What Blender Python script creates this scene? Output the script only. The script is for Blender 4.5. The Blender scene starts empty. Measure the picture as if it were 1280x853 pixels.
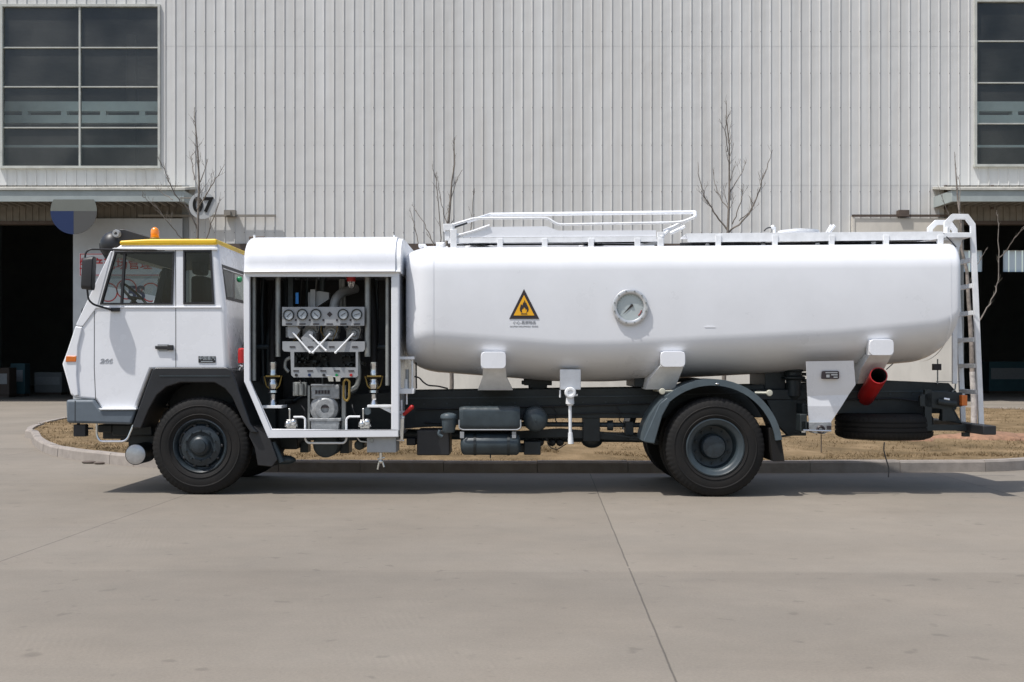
import bpy, bmesh, math, random
from mathutils import Vector, Matrix, noise
random.seed(7)
C = bpy.context.scene.collection
R = math.radians
# ------------------------------------------------------------------ camera model
F = 1450.0; PX0 = 590.0; PY0 = 457.0; D = 13.3; H = 1.5
def W(px, py, y):
    """world point on the vertical plane y seen at photo pixel px,py"""
    d = y + D
    return Vector(((px - PX0) / F * d, y, H - (py - PY0) / F * d))
def G(px, py, z=0.0):
    d = F * (H - z) / (py - PY0)
    return Vector(((px - PX0) / F * d, d - D, z))
YAW = R(2.0)
CA, SA = math.cos(YAW), math.sin(YAW)
# truck frame: u along the truck (to its rear), v to its far side
def P(px, py, v):
    rx, rz = (px - PX0) / F, -(py - PY0) / F      # ray dir (rx,1,rz) from (0,-D,H)
    # local coords of cam and ray ; local u = x*CA - y*SA ; v = x*SA + y*CA
    cv = -D * CA; rv = rx * SA + CA
    t = (v - cv) / rv
    x, y, z = rx * t, -D + t, H + rz * t
    return Vector((x * CA - y * SA, v, z))

# ------------------------------------------------------------------ materials
def nd(nt, typ, **kw):
    n = nt.nodes.new(typ)
    for k, v in kw.items():
        setattr(n, k, v)
    return n
def mat(name, col, rough=0.5, metal=0.0, var=0.0, vscale=3.0, bump=0.0, bscale=40.0, coat=0.0, spec=0.5, stretch=None, rvar=0.0, dark=None):
    m = bpy.data.materials.new(name); m.use_nodes = True
    nt = m.node_tree; b = nt.nodes['Principled BSDF']
    b.inputs['Base Color'].default_value = (*col, 1); b.inputs['Roughness'].default_value = rough
    b.inputs['Metallic'].default_value = metal; b.inputs['Specular IOR Level'].default_value = spec
    if coat: b.inputs['Coat Weight'].default_value = coat; b.inputs['Coat Roughness'].default_value = 0.08
    g = nd(nt, 'ShaderNodeNewGeometry'); src = g.outputs['Position']
    if stretch:
        mp = nd(nt, 'ShaderNodeMapping'); mp.inputs['Scale'].default_value = stretch
        nt.links.new(src, mp.inputs['Vector']); src = mp.outputs['Vector']
    if var or rvar:
        n = nd(nt, 'ShaderNodeTexNoise'); n.inputs['Scale'].default_value = vscale; n.inputs['Detail'].default_value = 6
        n.inputs['Roughness'].default_value = 0.62
        nt.links.new(src, n.inputs['Vector'])
        if var:
            cr = nd(nt, 'ShaderNodeValToRGB')
            c2 = dark or tuple(max(0, c * (1 - var)) for c in col)
            cr.color_ramp.elements[0].position = 0.3; cr.color_ramp.elements[0].color = (*c2, 1)
            cr.color_ramp.elements[1].position = 0.62; cr.color_ramp.elements[1].color = (*tuple(min(1, c * (1 + var * 0.25)) for c in col), 1)
            nt.links.new(n.outputs['Fac'], cr.inputs['Fac']); nt.links.new(cr.outputs['Color'], b.inputs['Base Color'])
        if rvar:
            mr = nd(nt, 'ShaderNodeMapRange'); mr.inputs['From Min'].default_value = .3; mr.inputs['From Max'].default_value = .7
            mr.inputs['To Min'].default_value = max(0, rough - rvar); mr.inputs['To Max'].default_value = min(1, rough + rvar)
            nt.links.new(n.outputs['Fac'], mr.inputs['Value']); nt.links.new(mr.outputs['Result'], b.inputs['Roughness'])
    if bump:
        n2 = nd(nt, 'ShaderNodeTexNoise'); n2.inputs['Scale'].default_value = bscale; n2.inputs['Detail'].default_value = 4
        bp = nd(nt, 'ShaderNodeBump'); bp.inputs['Strength'].default_value = bump; bp.inputs['Distance'].default_value = 0.01
        nt.links.new(src, n2.inputs['Vector']); nt.links.new(n2.outputs['Fac'], bp.inputs['Height']); nt.links.new(bp.outputs['Normal'], b.inputs['Normal'])
    return m
def glass_mat(name, tint=(.55, .6, .6), rough=0.02, ior=1.5):
    m = bpy.data.materials.new(name); m.use_nodes = True; nt = m.node_tree; nt.nodes.clear()
    o = nd(nt, 'ShaderNodeOutputMaterial'); mx = nd(nt, 'ShaderNodeMixShader'); t = nd(nt, 'ShaderNodeBsdfTransparent')
    g = nd(nt, 'ShaderNodeBsdfGlossy'); fr = nd(nt, 'ShaderNodeFresnel'); fr.inputs['IOR'].default_value = ior
    t.inputs['Color'].default_value = (*tint, 1); g.inputs['Roughness'].default_value = rough; g.inputs['Color'].default_value = (1, 1, 1, 1)
    ge = nd(nt, 'ShaderNodeNewGeometry'); ex = nd(nt, 'ShaderNodeMath', operation='MULTIPLY_ADD'); ex.inputs[1].default_value = -2; ex.inputs[2].default_value = 1
    pw = nd(nt, 'ShaderNodeMath', operation='POWER'); pw.inputs[0].default_value = ior     # same reflectance from both sides of a thin pane
    nt.links.new(ge.outputs['Backfacing'], ex.inputs[0]); nt.links.new(ex.outputs[0], pw.inputs[1]); nt.links.new(pw.outputs[0], fr.inputs['IOR'])
    nt.links.new(fr.outputs[0], mx.inputs[0]); nt.links.new(t.outputs[0], mx.inputs[1]); nt.links.new(g.outputs[0], mx.inputs[2])
    nt.links.new(mx.outputs[0], o.inputs['Surface']); return m
M = {}
M['white'] = mat('white_paint', (.79, .80, .83), .28, var=.05, vscale=2.2, coat=.35, rvar=.07, bump=.02, bscale=6)
M['white2'] = mat('white_rail_paint', (.80, .81, .82), .45, var=.12, vscale=9, bump=.05, bscale=60)
M['tankwhite'] = mat('tank_paint', (.79, .80, .825), .33, var=.05, vscale=1.4, coat=.25, rvar=.1, bump=.10, bscale=2.6)
M['yellow'] = mat('yellow_paint', (.80, .50, .02), .4, var=.08, vscale=6)
M['black'] = mat('black_plastic', (.018, .018, .02), .5, var=.25, vscale=8)
M['rubber'] = mat('rubber', (.0085, .0082, .008), .72, var=.3, vscale=5, bump=.12, bscale=90, dark=(.0155, .0135, .012), spec=.3)
M['fender'] = mat('black_fender', (.015, .016, .019), .42, var=.3, vscale=5, bump=.05, bscale=30)
M['slate'] = mat('slate_chassis_paint', (.036, .050, .058), .45, var=.3, vscale=6, bump=.1, bscale=30)
M['slate2'] = mat('slate_fender_paint', (.075, .098, .112), .42, var=.2, vscale=6, bump=.05, bscale=30)
M['chassis'] = mat('dark_chassis_paint', (.017, .023, .025), .5, var=.45, vscale=4, bump=.15, bscale=25)
M['bumper'] = mat('bumper_grey', (.115, .14, .165), .55, var=.1, vscale=7, bump=.06, bscale=50)
M['hubgrey'] = mat('wheel_paint', (.022, .031, .038), .42, var=.4, vscale=14, bump=.1, bscale=50)
M['steel'] = mat('grey_metal_panel', (.36, .37, .38), .5, metal=.25, var=.12, vscale=9)
M['cast'] = mat('cast_metal', (.33, .34, .345), .5, metal=.3, var=.35, vscale=18, bump=.3, bscale=40)
M['chrome'] = mat('bright_metal', (.75, .75, .74), .22, metal=.95, var=.1, vscale=20)
M['pipe'] = mat('galvanised_pipe', (.30, .31, .30), .42, metal=.5, var=.2, vscale=10)
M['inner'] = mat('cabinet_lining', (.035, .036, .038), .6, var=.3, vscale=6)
M['dial'] = mat('gauge_dial', (.46, .50, .53), .4, var=.05, vscale=5)
M['bigdial'] = mat('dial_face', (.60, .65, .65), .35, var=.08, vscale=8)
M['ring'] = mat('gauge_ring', (.62, .62, .62), .35, metal=.5, var=.15, vscale=16)
M['red'] = mat('red_paint', (.42, .014, .014), .4, var=.15, vscale=8)
M['redp'] = mat('sign_red', (.55, .03, .04), .6)
M['bluep'] = mat('sign_blue', (.002, .018, .085), .6)
M['blue'] = mat('blue_plastic', (.03, .25, .7), .5)
M['green'] = mat('green_lamp_glass', (.0, .22, .07), .2, coat=.5)
M['orange'] = mat('orange_lens', (.65, .16, .02), .25, coat=.6, var=.1, vscale=40)
M['amber'] = mat('amber_lens', (.80, .25, .005), .18, coat=.8)
M['signyellow'] = mat('sign_yellow', (.85, .42, .01), .5)
M['signblack'] = mat('sign_black', (.03, .022, .025), .5)
M['grey_text'] = mat('grey_lettering', (.30, .31, .33), .5)
M['brass'] = mat('old_brass', (.28, .19, .05), .5, metal=.5, var=.3, vscale=20)
M['seat'] = mat('seat_fabric', (.05, .055, .065), .9, bump=.2, bscale=80)
M['glass'] = glass_mat('cab_glass', (.60, .66, .66), ior=1.45)
M['glass2'] = glass_mat('rear_cab_glass', (.50, .55, .55), ior=1.16)
M['wglass'] = glass_mat('factory_glass', (.74, .80, .79), ior=1.52)
_nt = M['wglass'].node_tree; _o = next(n for n in _nt.nodes if n.type == 'OUTPUT_MATERIAL'); _mx = _o.inputs['Surface'].links[0].from_node
_d = nd(_nt, 'ShaderNodeBsdfDiffuse'); _d.inputs[0].default_value = (.50, .50, .46, 1); _m2 = nd(_nt, 'ShaderNodeMixShader')
_n = nd(_nt, 'ShaderNodeTexNoise'); _n.inputs['Scale'].default_value = .5; _n.inputs['Detail'].default_value = 6; _g = nd(_nt, 'ShaderNodeNewGeometry'); _r = nd(_nt, 'ShaderNodeMapRange')
_r.inputs['To Min'].default_value = .01; _r.inputs['To Max'].default_value = .10; _r.inputs['From Min'].default_value = .3; _r.inputs['From Max'].default_value = .7
_nt.links.new(_g.outputs['Position'], _n.inputs['Vector']); _nt.links.new(_n.outputs['Fac'], _r.inputs['Value']); _nt.links.new(_r.outputs[0], _m2.inputs[0])
_nt.links.new(_mx.outputs[0], _m2.inputs[1]); _nt.links.new(_d.outputs[0], _m2.inputs[2]); _nt.links.new(_m2.outputs[0], _o.inputs['Surface'])
M['lglass'] = glass_mat('gauge_glass', (.94, .95, .95), ior=1.4)
M['bark'] = mat('bark', (.20, .175, .15), .85, var=.35, vscale=12, bump=.4, bscale=30)
M['bark2'] = mat('pale_bark', (.27, .235, .205), .85, var=.6, vscale=9, bump=.4, bscale=30)
M['ink'] = mat('black_ink', (.008, .008, .008), .7, spec=.2)
M['numplate'] = mat('number_plate_paint', (.42, .43, .43), .6, var=.05, vscale=2)
M['lime'] = mat('limewashed_bark', (.50, .47, .44), .9, var=.5, vscale=9, bump=.3, bscale=30)
M['soil'] = mat('reddish_soil', (.27, .15, .09), .95, var=.4, vscale=9, bump=.6, bscale=25)
M['kerb'] = mat('kerb_stone', (.30, .265, .235), .85, var=.22, vscale=5, bump=.3, bscale=50)
M['gate'] = mat('gate_leaf_paint', (.50, .52, .53), .6, var=.1, vscale=1.5)
M['cream'] = mat('cream_render', (.66, .62, .55), .85, var=.16, vscale=1.2, stretch=(1, 1, .35), bump=.1, bscale=20)
M['brown'] = mat('brown_flashing', (.10, .075, .06), .7, var=.2, vscale=3)
M['lintel'] = mat('ribbed_lintel', (.25, .23, .20), .7, var=.2, vscale=2)
M['canopy'] = mat('canopy_metal', (.36, .40, .39), .6, var=.15, vscale=1.3)
M['canopytop'] = mat('canopy_roofing', (.55, .54, .49), .75, var=.3, vscale=1.8)
M['frame'] = mat('window_frame_paint', (.50, .51, .47), .6, var=.2, vscale=2)
M['inside'] = mat('workshop_wall', (.26, .27, .27), .8, var=.15, vscale=1)
M['crane'] = mat('crane_paint', (.75, .80, .76), .6, var=.15, vscale=1)
M['machine'] = mat('machine_teal', (.05, .12, .14), .6, var=.2, vscale=2)

# siding with vertical streaks, long sheets and screw dots
def siding_material():
    m = bpy.data.materials.new('ribbed_steel_siding'); m.use_nodes = True; nt = m.node_tree; b = nt.nodes['Principled BSDF']
    L = nt.links.new
    g = nd(nt, 'ShaderNodeNewGeometry')
    mp = nd(nt, 'ShaderNodeMapping'); mp.inputs['Scale'].default_value = (2.6, 1, .13); L(g.outputs['Position'], mp.inputs['Vector'])
    n = nd(nt, 'ShaderNodeTexNoise'); n.inputs['Scale'].default_value = 1.6; n.inputs['Detail'].default_value = 7; L(mp.outputs[0], n.inputs['Vector'])
    cr = nd(nt, 'ShaderNodeValToRGB'); e = cr.color_ramp.elements
    e[0].position = .25; e[0].color = (.60, .59, .565, 1); e[1].position = .62; e[1].color = (.665, .665, .65, 1)
    L(n.outputs['Fac'], cr.inputs['Fac'])
    # per-sheet tone (a sheet is two ribs wide)
    sx = nd(nt, 'ShaderNodeSeparateXYZ'); L(g.outputs['Position'], sx.inputs[0])
    dv = nd(nt, 'ShaderNodeMath', operation='DIVIDE'); dv.inputs[1].default_value = .8212; L(sx.outputs['X'], dv.inputs[0])
    fl = nd(nt, 'ShaderNodeMath', operation='FLOOR'); L(dv.outputs[0], fl.inputs[0])
    wn = nd(nt, 'ShaderNodeTexWhiteNoise', noise_dimensions='1D'); L(fl.outputs[0], wn.inputs['W'])
    mr = nd(nt, 'ShaderNodeMapRange'); mr.inputs['To Min'].default_value = .945; mr.inputs['To Max'].default_value = 1.03; L(wn.outputs['Value'], mr.inputs['Value'])
    mx = nd(nt, 'ShaderNodeMix', data_type='RGBA', blend_type='MULTIPLY'); mx.inputs['Factor'].default_value = 1
    L(cr.outputs[0], mx.inputs['A']); L(mr.outputs[0], mx.inputs['B'])
    L(mx.outputs['Result'], b.inputs['Base Color']); b.inputs['Roughness'].default_value = .55
    n2 = nd(nt, 'ShaderNodeTexNoise'); n2.inputs['Scale'].default_value = 1.1; L(g.outputs['Position'], n2.inputs['Vector'])
    bp = nd(nt, 'ShaderNodeBump'); bp.inputs['Strength'].default_value = .4; bp.inputs['Distance'].default_value = .06
    L(n2.outputs['Fac'], bp.inputs['Height']); L(bp.outputs[0], b.inputs['Normal'])
    return m
M['siding'] = siding_material()

def concrete_material():
    m = bpy.data.materials.new('concrete_yard'); m.use_nodes = True; nt = m.node_tree; b = nt.nodes['Principled BSDF']
    L = nt.links.new
    def math_(op, a, bb=None, c=None):
        n = nd(nt, 'ShaderNodeMath', operation=op)
        for i, q in enumerate((a, bb, c)):
            if q is None: continue
            if isinstance(q, (int, float)): n.inputs[i].default_value = q
            else: L(q, n.inputs[i])
        return n.outputs[0]
    g = nd(nt, 'ShaderNodeNewGeometry'); s = nd(nt, 'ShaderNodeSeparateXYZ'); L(g.outputs['Position'], s.inputs[0])
    def noise_(scale, detail=5, rough=.6, stretch=None):
        n = nd(nt, 'ShaderNodeTexNoise'); n.inputs['Scale'].default_value = scale; n.inputs['Detail'].default_value = detail; n.inputs['Roughness'].default_value = rough
        if stretch:
            mp = nd(nt, 'ShaderNodeMapping'); mp.inputs['Scale'].default_value = stretch; L(g.outputs['Position'], mp.inputs[0]); L(mp.outputs[0], n.inputs['Vector'])
        else: L(g.outputs['Position'], n.inputs['Vector'])
        return n.outputs['Fac']
    wob = math_('MULTIPLY', math_('SUBTRACT', noise_(2.5, 3), .5), .012)
    u = math_('DIVIDE', math_('ADD', math_('ADD', s.outputs['X'], math_('MULTIPLY', s.outputs['Y'], -.063)), math_('ADD', wob, -1.46)), 4.79)
    v = math_('DIVIDE', math_('ADD', math_('ADD', s.outputs['Y'], math_('MULTIPLY', s.outputs['X'], .02)), math_('ADD', wob, 4.83)), 6.2)
    du = math_('MULTIPLY', math_('ABSOLUTE', math_('SUBTRACT', math_('FRACT', math_('ADD', u, .5)), .5)), 4.79)
    dvv = math_('MULTIPLY', math_('ABSOLUTE', math_('SUBTRACT', math_('FRACT', math_('ADD', v, .5)), .5)), 6.2)
    ju = math_('SUBTRACT', 1, math_('SMOOTH_MIN', math_('DIVIDE', du, .0085), 1, .1))
    ju = math_('MAXIMUM', ju, 0)
    jv = math_('MAXIMUM', math_('SUBTRACT', 1, math_('DIVIDE', dvv, .018)), 0)
    gap = noise_(1.3, 4)
    jum = math_('MULTIPLY', ju, math_('MULTIPLY', math_('GREATER_THAN', gap, .36), .8))
    jvm = math_('MULTIPLY', jv, .16)
    joint = math_('MINIMUM', math_('ADD', jum, jvm), 1)
    # slab tone
    cb = nd(nt, 'ShaderNodeCombineXYZ'); L(math_('FLOOR', u), cb.inputs[0]); L(math_('FLOOR', v), cb.inputs[1])
    wn = nd(nt, 'ShaderNodeTexWhiteNoise', noise_dimensions='2D'); L(cb.outputs[0], wn.inputs['Vector'])
    tone = math_('ADD', math_('MULTIPLY', wn.outputs['Value'], .15), .91)
    big = nd(nt, 'ShaderNodeMapRange'); L(noise_(.45, 6, .6, (.8, 1.0, 1)), big.inputs['Value'])
    big.inputs['From Min'].default_value = .3; big.inputs['From Max'].default_value = .7; big.inputs['To Min'].default_value = .87; big.inputs['To Max'].default_value = 1.07
    med = nd(nt, 'ShaderNodeMapRange'); L(noise_(3.0, 8, .75, (.8, .8, 1)), med.inputs['Value'])
    med.inputs['From Min'].default_value = .3; med.inputs['From Max'].default_value = .7; med.inputs['To Min'].default_value = .92; med.inputs['To Max'].default_value = 1.05
    fine = nd(nt, 'ShaderNodeMapRange'); L(noise_(55, 4, .8), fine.inputs['Value'])
    fine.inputs['From Min'].default_value = .25; fine.inputs['From Max'].default_value = .75; fine.inputs['To Min'].default_value = .84; fine.inputs['To Max'].default_value = 1.12
    spot = nd(nt, 'ShaderNodeMapRange'); L(noise_(5.5, 2, .5), spot.inputs['Value'])
    spot.inputs['From Min'].default_value = .66; spot.inputs['From Max'].default_value = .73; spot.inputs['To Min'].default_value = 1.0; spot.inputs['To Max'].default_value = .80
    k = math_('MULTIPLY', math_('MULTIPLY', math_('MULTIPLY', tone, big.outputs[0]), math_('MULTIPLY', med.outputs[0], fine.outputs[0])), spot.outputs[0])
    trk = nd(nt, 'ShaderNodeMapRange'); L(noise_(1.0, 5, .55, (.10, 2.6, 1)), trk.inputs['Value'])
    trk.inputs['From Min'].default_value = .52; trk.inputs['From Max'].default_value = .70; trk.inputs['To Min'].default_value = 1.0; trk.inputs['To Max'].default_value = .95
    oil = nd(nt, 'ShaderNodeTexVoronoi'); oil.inputs['Scale'].default_value = .9; oil.inputs['Randomness'].default_value = 1; L(g.outputs['Position'], oil.inputs['Vector'])
    om = nd(nt, 'ShaderNodeMapRange'); L(math_('ADD', oil.outputs['Distance'], math_('MULTIPLY', noise_(14, 4), .10)), om.inputs['Value'])
    om.inputs['From Min'].default_value = .075; om.inputs['From Max'].default_value = .11; om.inputs['To Min'].default_value = .76; om.inputs['To Max'].default_value = 1.0
    k = math_('MULTIPLY', k, math_('MULTIPLY', trk.outputs[0], om.outputs[0]))
    edge = nd(nt, 'ShaderNodeMapRange'); L(math_('FRACT', math_('ADD', v, math_('MULTIPLY', noise_(1.2, 4), .01))), edge.inputs['Value'])
    edge.inputs['From Min'].default_value = .55; edge.inputs['From Max'].default_value = 1.0; edge.inputs['To Min'].default_value = 1.0; edge.inputs['To Max'].default_value = .90
    k = math_('MULTIPLY', k, edge.outputs[0])
    k = math_('MULTIPLY', k, math_('SUBTRACT', 1, math_('MULTIPLY', joint, .72)))
    hue = nd(nt, 'ShaderNodeMix', data_type='RGBA'); L(noise_(.8, 4), hue.inputs['Factor'])
    hue.inputs['A'].default_value = (.232, .198, .157, 1); hue.inputs['B'].default_value = (.220, .196, .163, 1)
    mx = nd(nt, 'ShaderNodeMix', data_type='RGBA', blend_type='MULTIPLY'); mx.inputs['Factor'].default_value = 1
    L(hue.outputs['Result'], mx.inputs['A']); L(k, mx.inputs['B']); L(mx.outputs['Result'], b.inputs['Base Color'])
    b.inputs['Roughness'].default_value = .82
    w = nd(nt, 'ShaderNodeTexWave', wave_type='BANDS', bands_direction='X'); w.inputs['Scale'].default_value = 7; w.inputs['Distortion'].default_value = 2.5; w.inputs['Detail'].default_value = 2
    mpw = nd(nt, 'ShaderNodeMapping'); mpw.inputs['Rotation'].default_value = (0, 0, R(-12)); L(g.outputs['Position'], mpw.inputs[0]); L(mpw.outputs[0], w.inputs['Vector'])
    mask = nd(nt, 'ShaderNodeMapRange'); L(noise_(.9, 3), mask.inputs['Value']); mask.inputs['From Min'].default_value = .55; mask.inputs['From Max'].default_value = .65
    hgt = math_('ADD', math_('MULTIPLY', math_('MULTIPLY', w.outputs['Fac'], mask.outputs[0]), .25), math_('ADD', math_('MULTIPLY', noise_(60, 4, .7), .6), math_('MULTIPLY', joint, -1.5)))
    bp = nd(nt, 'ShaderNodeBump'); bp.inputs['Strength'].default_value = .35; bp.inputs['Distance'].default_value = .008
    L(hgt, bp.inputs['Height']); L(bp.outputs[0], b.inputs['Normal'])
    return m
M['concrete'] = concrete_material()
def grass_material(name, a, b_, c):
    m = bpy.data.materials.new(name); m.use_nodes = True; nt = m.node_tree; b = nt.nodes['Principled BSDF']; L = nt.links.new
    g = nd(nt, 'ShaderNodeNewGeometry')
    n = nd(nt, 'ShaderNodeTexNoise'); n.inputs['Scale'].default_value = 1.1; n.inputs['Detail'].default_value = 9; n.inputs['Roughness'].default_value = .72
    L(g.outputs['Position'], n.inputs['Vector'])
    cr = nd(nt, 'ShaderNodeValToRGB'); e = cr.color_ramp.elements
    e[0].position = .34; e[0].color = (*a, 1); e[1].position = .66; e[1].color = (*c, 1); q = e.new(.5); q.color = (*b_, 1)
    L(n.outputs['Fac'], cr.inputs[0]); L(cr.outputs[0], b.inputs['Base Color']); b.inputs['Roughness'].default_value = .95
    b.inputs['Specular IOR Level'].default_value = .1
    n2 = nd(nt, 'ShaderNodeTexNoise'); n2.inputs['Scale'].default_value = 22; n2.inputs['Detail'].default_value = 6; L(g.outputs['Position'], n2.inputs['Vector'])
    bp = nd(nt, 'ShaderNodeBump'); bp.inputs['Strength'].default_value = .45; bp.inputs['Distance'].default_value = .04
    L(n2.outputs[0], bp.inputs['Height']); L(bp.outputs[0], b.inputs['Normal']); return m
M['turf'] = grass_material('dry_turf', (.105, .076, .042), (.18, .128, .071), (.26, .187, .11))
M['blade'] = grass_material('dry_blades', (.115, .088, .047), (.19, .137, .076), (.265, .19, .113))

# ------------------------------------------------------------------ mesh builder
class MB:
    def __init__(s): s.v = []; s.f = []; s.m = []; s.cur = 0
    def add(s, vs, fs):
        o = len(s.v); s.v += [tuple(q) for q in vs]; s.f += [[o + i for i in f] for f in fs]; s.m += [s.cur] * len(fs); return s
    def box(s, x0, x1, y0, y1, z0, z1):
        if x0 > x1: x0, x1 = x1, x0
        if y0 > y1: y0, y1 = y1, y0
        if z0 > z1: z0, z1 = z1, z0
        return s.add([(x0, y0, z0), (x1, y0, z0), (x1, y1, z0), (x0, y1, z0), (x0, y0, z1), (x1, y0, z1), (x1, y1, z1), (x0, y1, z1)],
                     [(0, 3, 2, 1), (4, 5, 6, 7), (0, 1, 5, 4), (1, 2, 6, 5), (2, 3, 7, 6), (3, 0, 4, 7)])
    def pbox(s, px0, py0, px1, py1, v0, v1):
        a = P(px0, py0, v0); b = P(px1, py1, v0)
        return s.box(a.x, b.x, v0, v1, b.z, a.z)
    def prism(s, poly, y0, y1):
        """poly: list of (x,z)"""
        n = len(poly); ar = sum(poly[i][0] * poly[(i + 1) % n][1] - poly[(i + 1) % n][0] * poly[i][1] for i in range(n))
        if ar < 0: poly = poly[::-1]
        vs = [(x, y0, z) for x, z in poly] + [(x, y1, z) for x, z in poly]
        fs = [list(range(n)), list(range(2 * n - 1, n - 1, -1))] + [(i, n + i, n + (i + 1) % n, (i + 1) % n) for i in range(n)]
        return s.add(vs, fs)
    def ppoly(s, pts, v0, v1):
        return s.prism([(q.x, q.z) for q in (P(a, b, v0) for a, b in pts)], v0, v1)
    def loft(s, rings, closed=True, cap=True):
        n = len(rings[0]); vs = [q for r in rings for q in r]; fs = []
        for k in range(len(rings) - 1):
            for i in range(n if closed else n - 1):
                a, b = k * n + i, k * n + (i + 1) % n
                fs.append((a, b, b + n, a + n))
        if cap and closed:
            fs.append(list(range(n - 1, -1, -1))); fs.append([(len(rings) - 1) * n + i for i in range(n)])
        return s.add(vs, fs)
    def tube(s, pts, r, n=10, cap=True):
        pts = [Vector(p) for p in pts]; rs = r if isinstance(r, (list, tuple)) else [r] * len(pts)
        rings = []; up = None
        for i, p in enumerate(pts):
            if i == 0: t = pts[1] - p
            elif i == len(pts) - 1: t = p - pts[i - 1]
            else: t = (pts[i + 1] - p).normalized() + (p - pts[i - 1]).normalized()
            if t.length < 1e-9: t = Vector((0, 0, 1))
            t.normalize()
            if up is None: up = Vector((0, 0, 1)) if abs(t.z) < .9 else Vector((1, 0, 0))
            a = up - t * up.dot(t)
            if a.length < 1e-4: a = Vector((1, 0, 0)) - t * t.x
            a.normalize(); up = a; b = t.cross(a)
            k = 1.0
            if 0 < i < len(pts) - 1:
                c = (pts[i + 1] - p).normalized().dot((p - pts[i - 1]).normalized()); k = 1 / max(.5, math.sqrt(max(.01, (1 + c) / 2)))
            rings.append([p + (a * math.cos(2 * math.pi * j / n) + b * math.sin(2 * math.pi * j / n)) * rs[i] * (k if 0 else 1) for j in range(n)])
        return s.loft(rings, True, cap)
    def ptube(s, pts, v, r, n=8):
        vv = v if isinstance(v, (list, tuple)) else [v] * len(pts)
        return s.tube(round_path([P(a, b, c) for (a, b), c in zip(pts, vv)], r * 3), r, n)
    def cyl(s, p0, p1, r0, r1=None, n=24):
        return s.tube([p0, p1], [r0, r0 if r1 is None else r1], n)
    def lathe(s, c, axis, prof, n=48, mod=None):
        """prof: (along axis, radius); axis 'y','x','z'"""
        c = Vector(c); rings = []
        for k in range(n):
            a = 2 * math.pi * k / n; ring = []
            for i, (t, r) in enumerate(prof):
                if mod: t, r = mod(k, i, t, r)
                if axis == 'y': q = Vector((r * math.cos(a), t, r * math.sin(a)))
                elif axis == 'x': q = Vector((t, r * math.cos(a), r * math.sin(a)))
                else: q = Vector((r * math.cos(a), r * math.sin(a), t))
                ring.append(c + q)
            rings.append(ring)
        m = len(prof); vs = [q for r_ in rings for q in r_]; fs = []
        for k in range(n):
            k2 = (k + 1) % n
            for i in range(m - 1):
                fs.append((k * m + i, k * m + i + 1, k2 * m + i + 1, k2 * m + i))
        if prof[0][1] > 1e-6 and prof[0] != prof[-1]: pass
        return s.add(vs, fs)
    def sphere(s, c, r, n=16, sc=(1, 1, 1)):
        prof = [(-math.cos(math.pi * i / 10), math.sin(math.pi * i / 10)) for i in range(11)]
        o = len(s.v); s.lathe((0, 0, 0), 'z', prof, n)
        for i in range(o, len(s.v)):
            x, y, z = s.v[i]; s.v[i] = (c[0] + x * r * sc[0], c[1] + y * r * sc[1], c[2] + z * r * sc[2])
        return s
    def build(s, name, material, parent=None, bevel=0.0, smooth=35, loc=None, segs=2):
        me = bpy.data.meshes.new(name); me.from_pydata(s.v, [], s.f)
        ms = material if isinstance(material, (list, tuple)) else [material]
        for q in ms: me.materials.append(M[q])
        if len(ms) > 1:
            for p, i in zip(me.polygons, s.m): p.material_index = i
        bm = bmesh.new(); bm.from_mesh(me); bmesh.ops.remove_doubles(bm, verts=bm.verts, dist=1e-5)
        bmesh.ops.recalc_face_normals(bm, faces=bm.faces); bm.to_mesh(me); bm.free()
        if smooth:
            for p in me.polygons: p.use_smooth = True
            me.set_sharp_from_angle(angle=R(smooth))
        o = bpy.data.objects.new(name, me); C.objects.link(o)
        if parent: o.parent = parent
        if bevel:
            b = o.modifiers.new('bevel', 'BEVEL'); b.width = bevel; b.segments = segs; b.limit_method = 'ANGLE'; b.angle_limit = R(40)
            wn = o.modifiers.new('normals', 'WEIGHTED_NORMAL'); wn.keep_sharp = True
        return o
    def build_each(s, name, material, parent=None, **k):
        """one object per separate piece"""
        n = len(s.v); par = list(range(n))
        def find(i):
            while par[i] != i: par[i] = par[par[i]]; i = par[i]
            return i
        for f in s.f:
            for i in f[1:]: par[find(i)] = find(f[0])
        groups = {}
        for f in s.f: groups.setdefault(find(f[0]), []).append(f)
        out = []
        for fs in groups.values():
            ids = sorted({i for f in fs for i in f}); mp = {a: b for b, a in enumerate(ids)}
            q = type(s)(); q.v = [s.v[i] for i in ids]; q.f = [[mp[i] for i in f] for f in fs]; q.m = [0] * len(fs)
            out.append(q.build(name, material, parent, **k))
        return out
def round_path(pts, rad, k=4):
    pts = [Vector(p) for p in pts]
    if len(pts) < 3: return pts
    out = [pts[0]]
    for i in range(1, len(pts) - 1):
        a, b, c = pts[i - 1], pts[i], pts[i + 1]
        d1, d2 = (a - b), (c - b); r = min(rad, d1.length * .45, d2.length * .45)
        p, q = b + d1.normalized() * r, b + d2.normalized() * r
        for j in range(k + 1):
            t = j / k; out.append(p * (1 - t) ** 2 + b * 2 * t * (1 - t) + q * t * t)
    out.append(pts[-1]); return out
def tag(o, label=None, cat=None, group=None, kind=None):
    if label: o['label'] = label
    if cat: o['category'] = cat
    if group: o['group'] = group
    if kind: o['kind'] = kind
    return o
def empty(name, loc=(0, 0, 0), parent=None, rz=0):
    o = bpy.data.objects.new(name, None); C.objects.link(o); o.location = loc; o.rotation_euler = (0, 0, rz); o.empty_display_size = .2
    if parent: o.parent = parent
    return o
def copy_tree(o, parent=None):
    c = o.copy(); C.objects.link(c)
    if parent: c.parent = parent
    for ch in list(o.children): copy_tree(ch, c)
    return c
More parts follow.
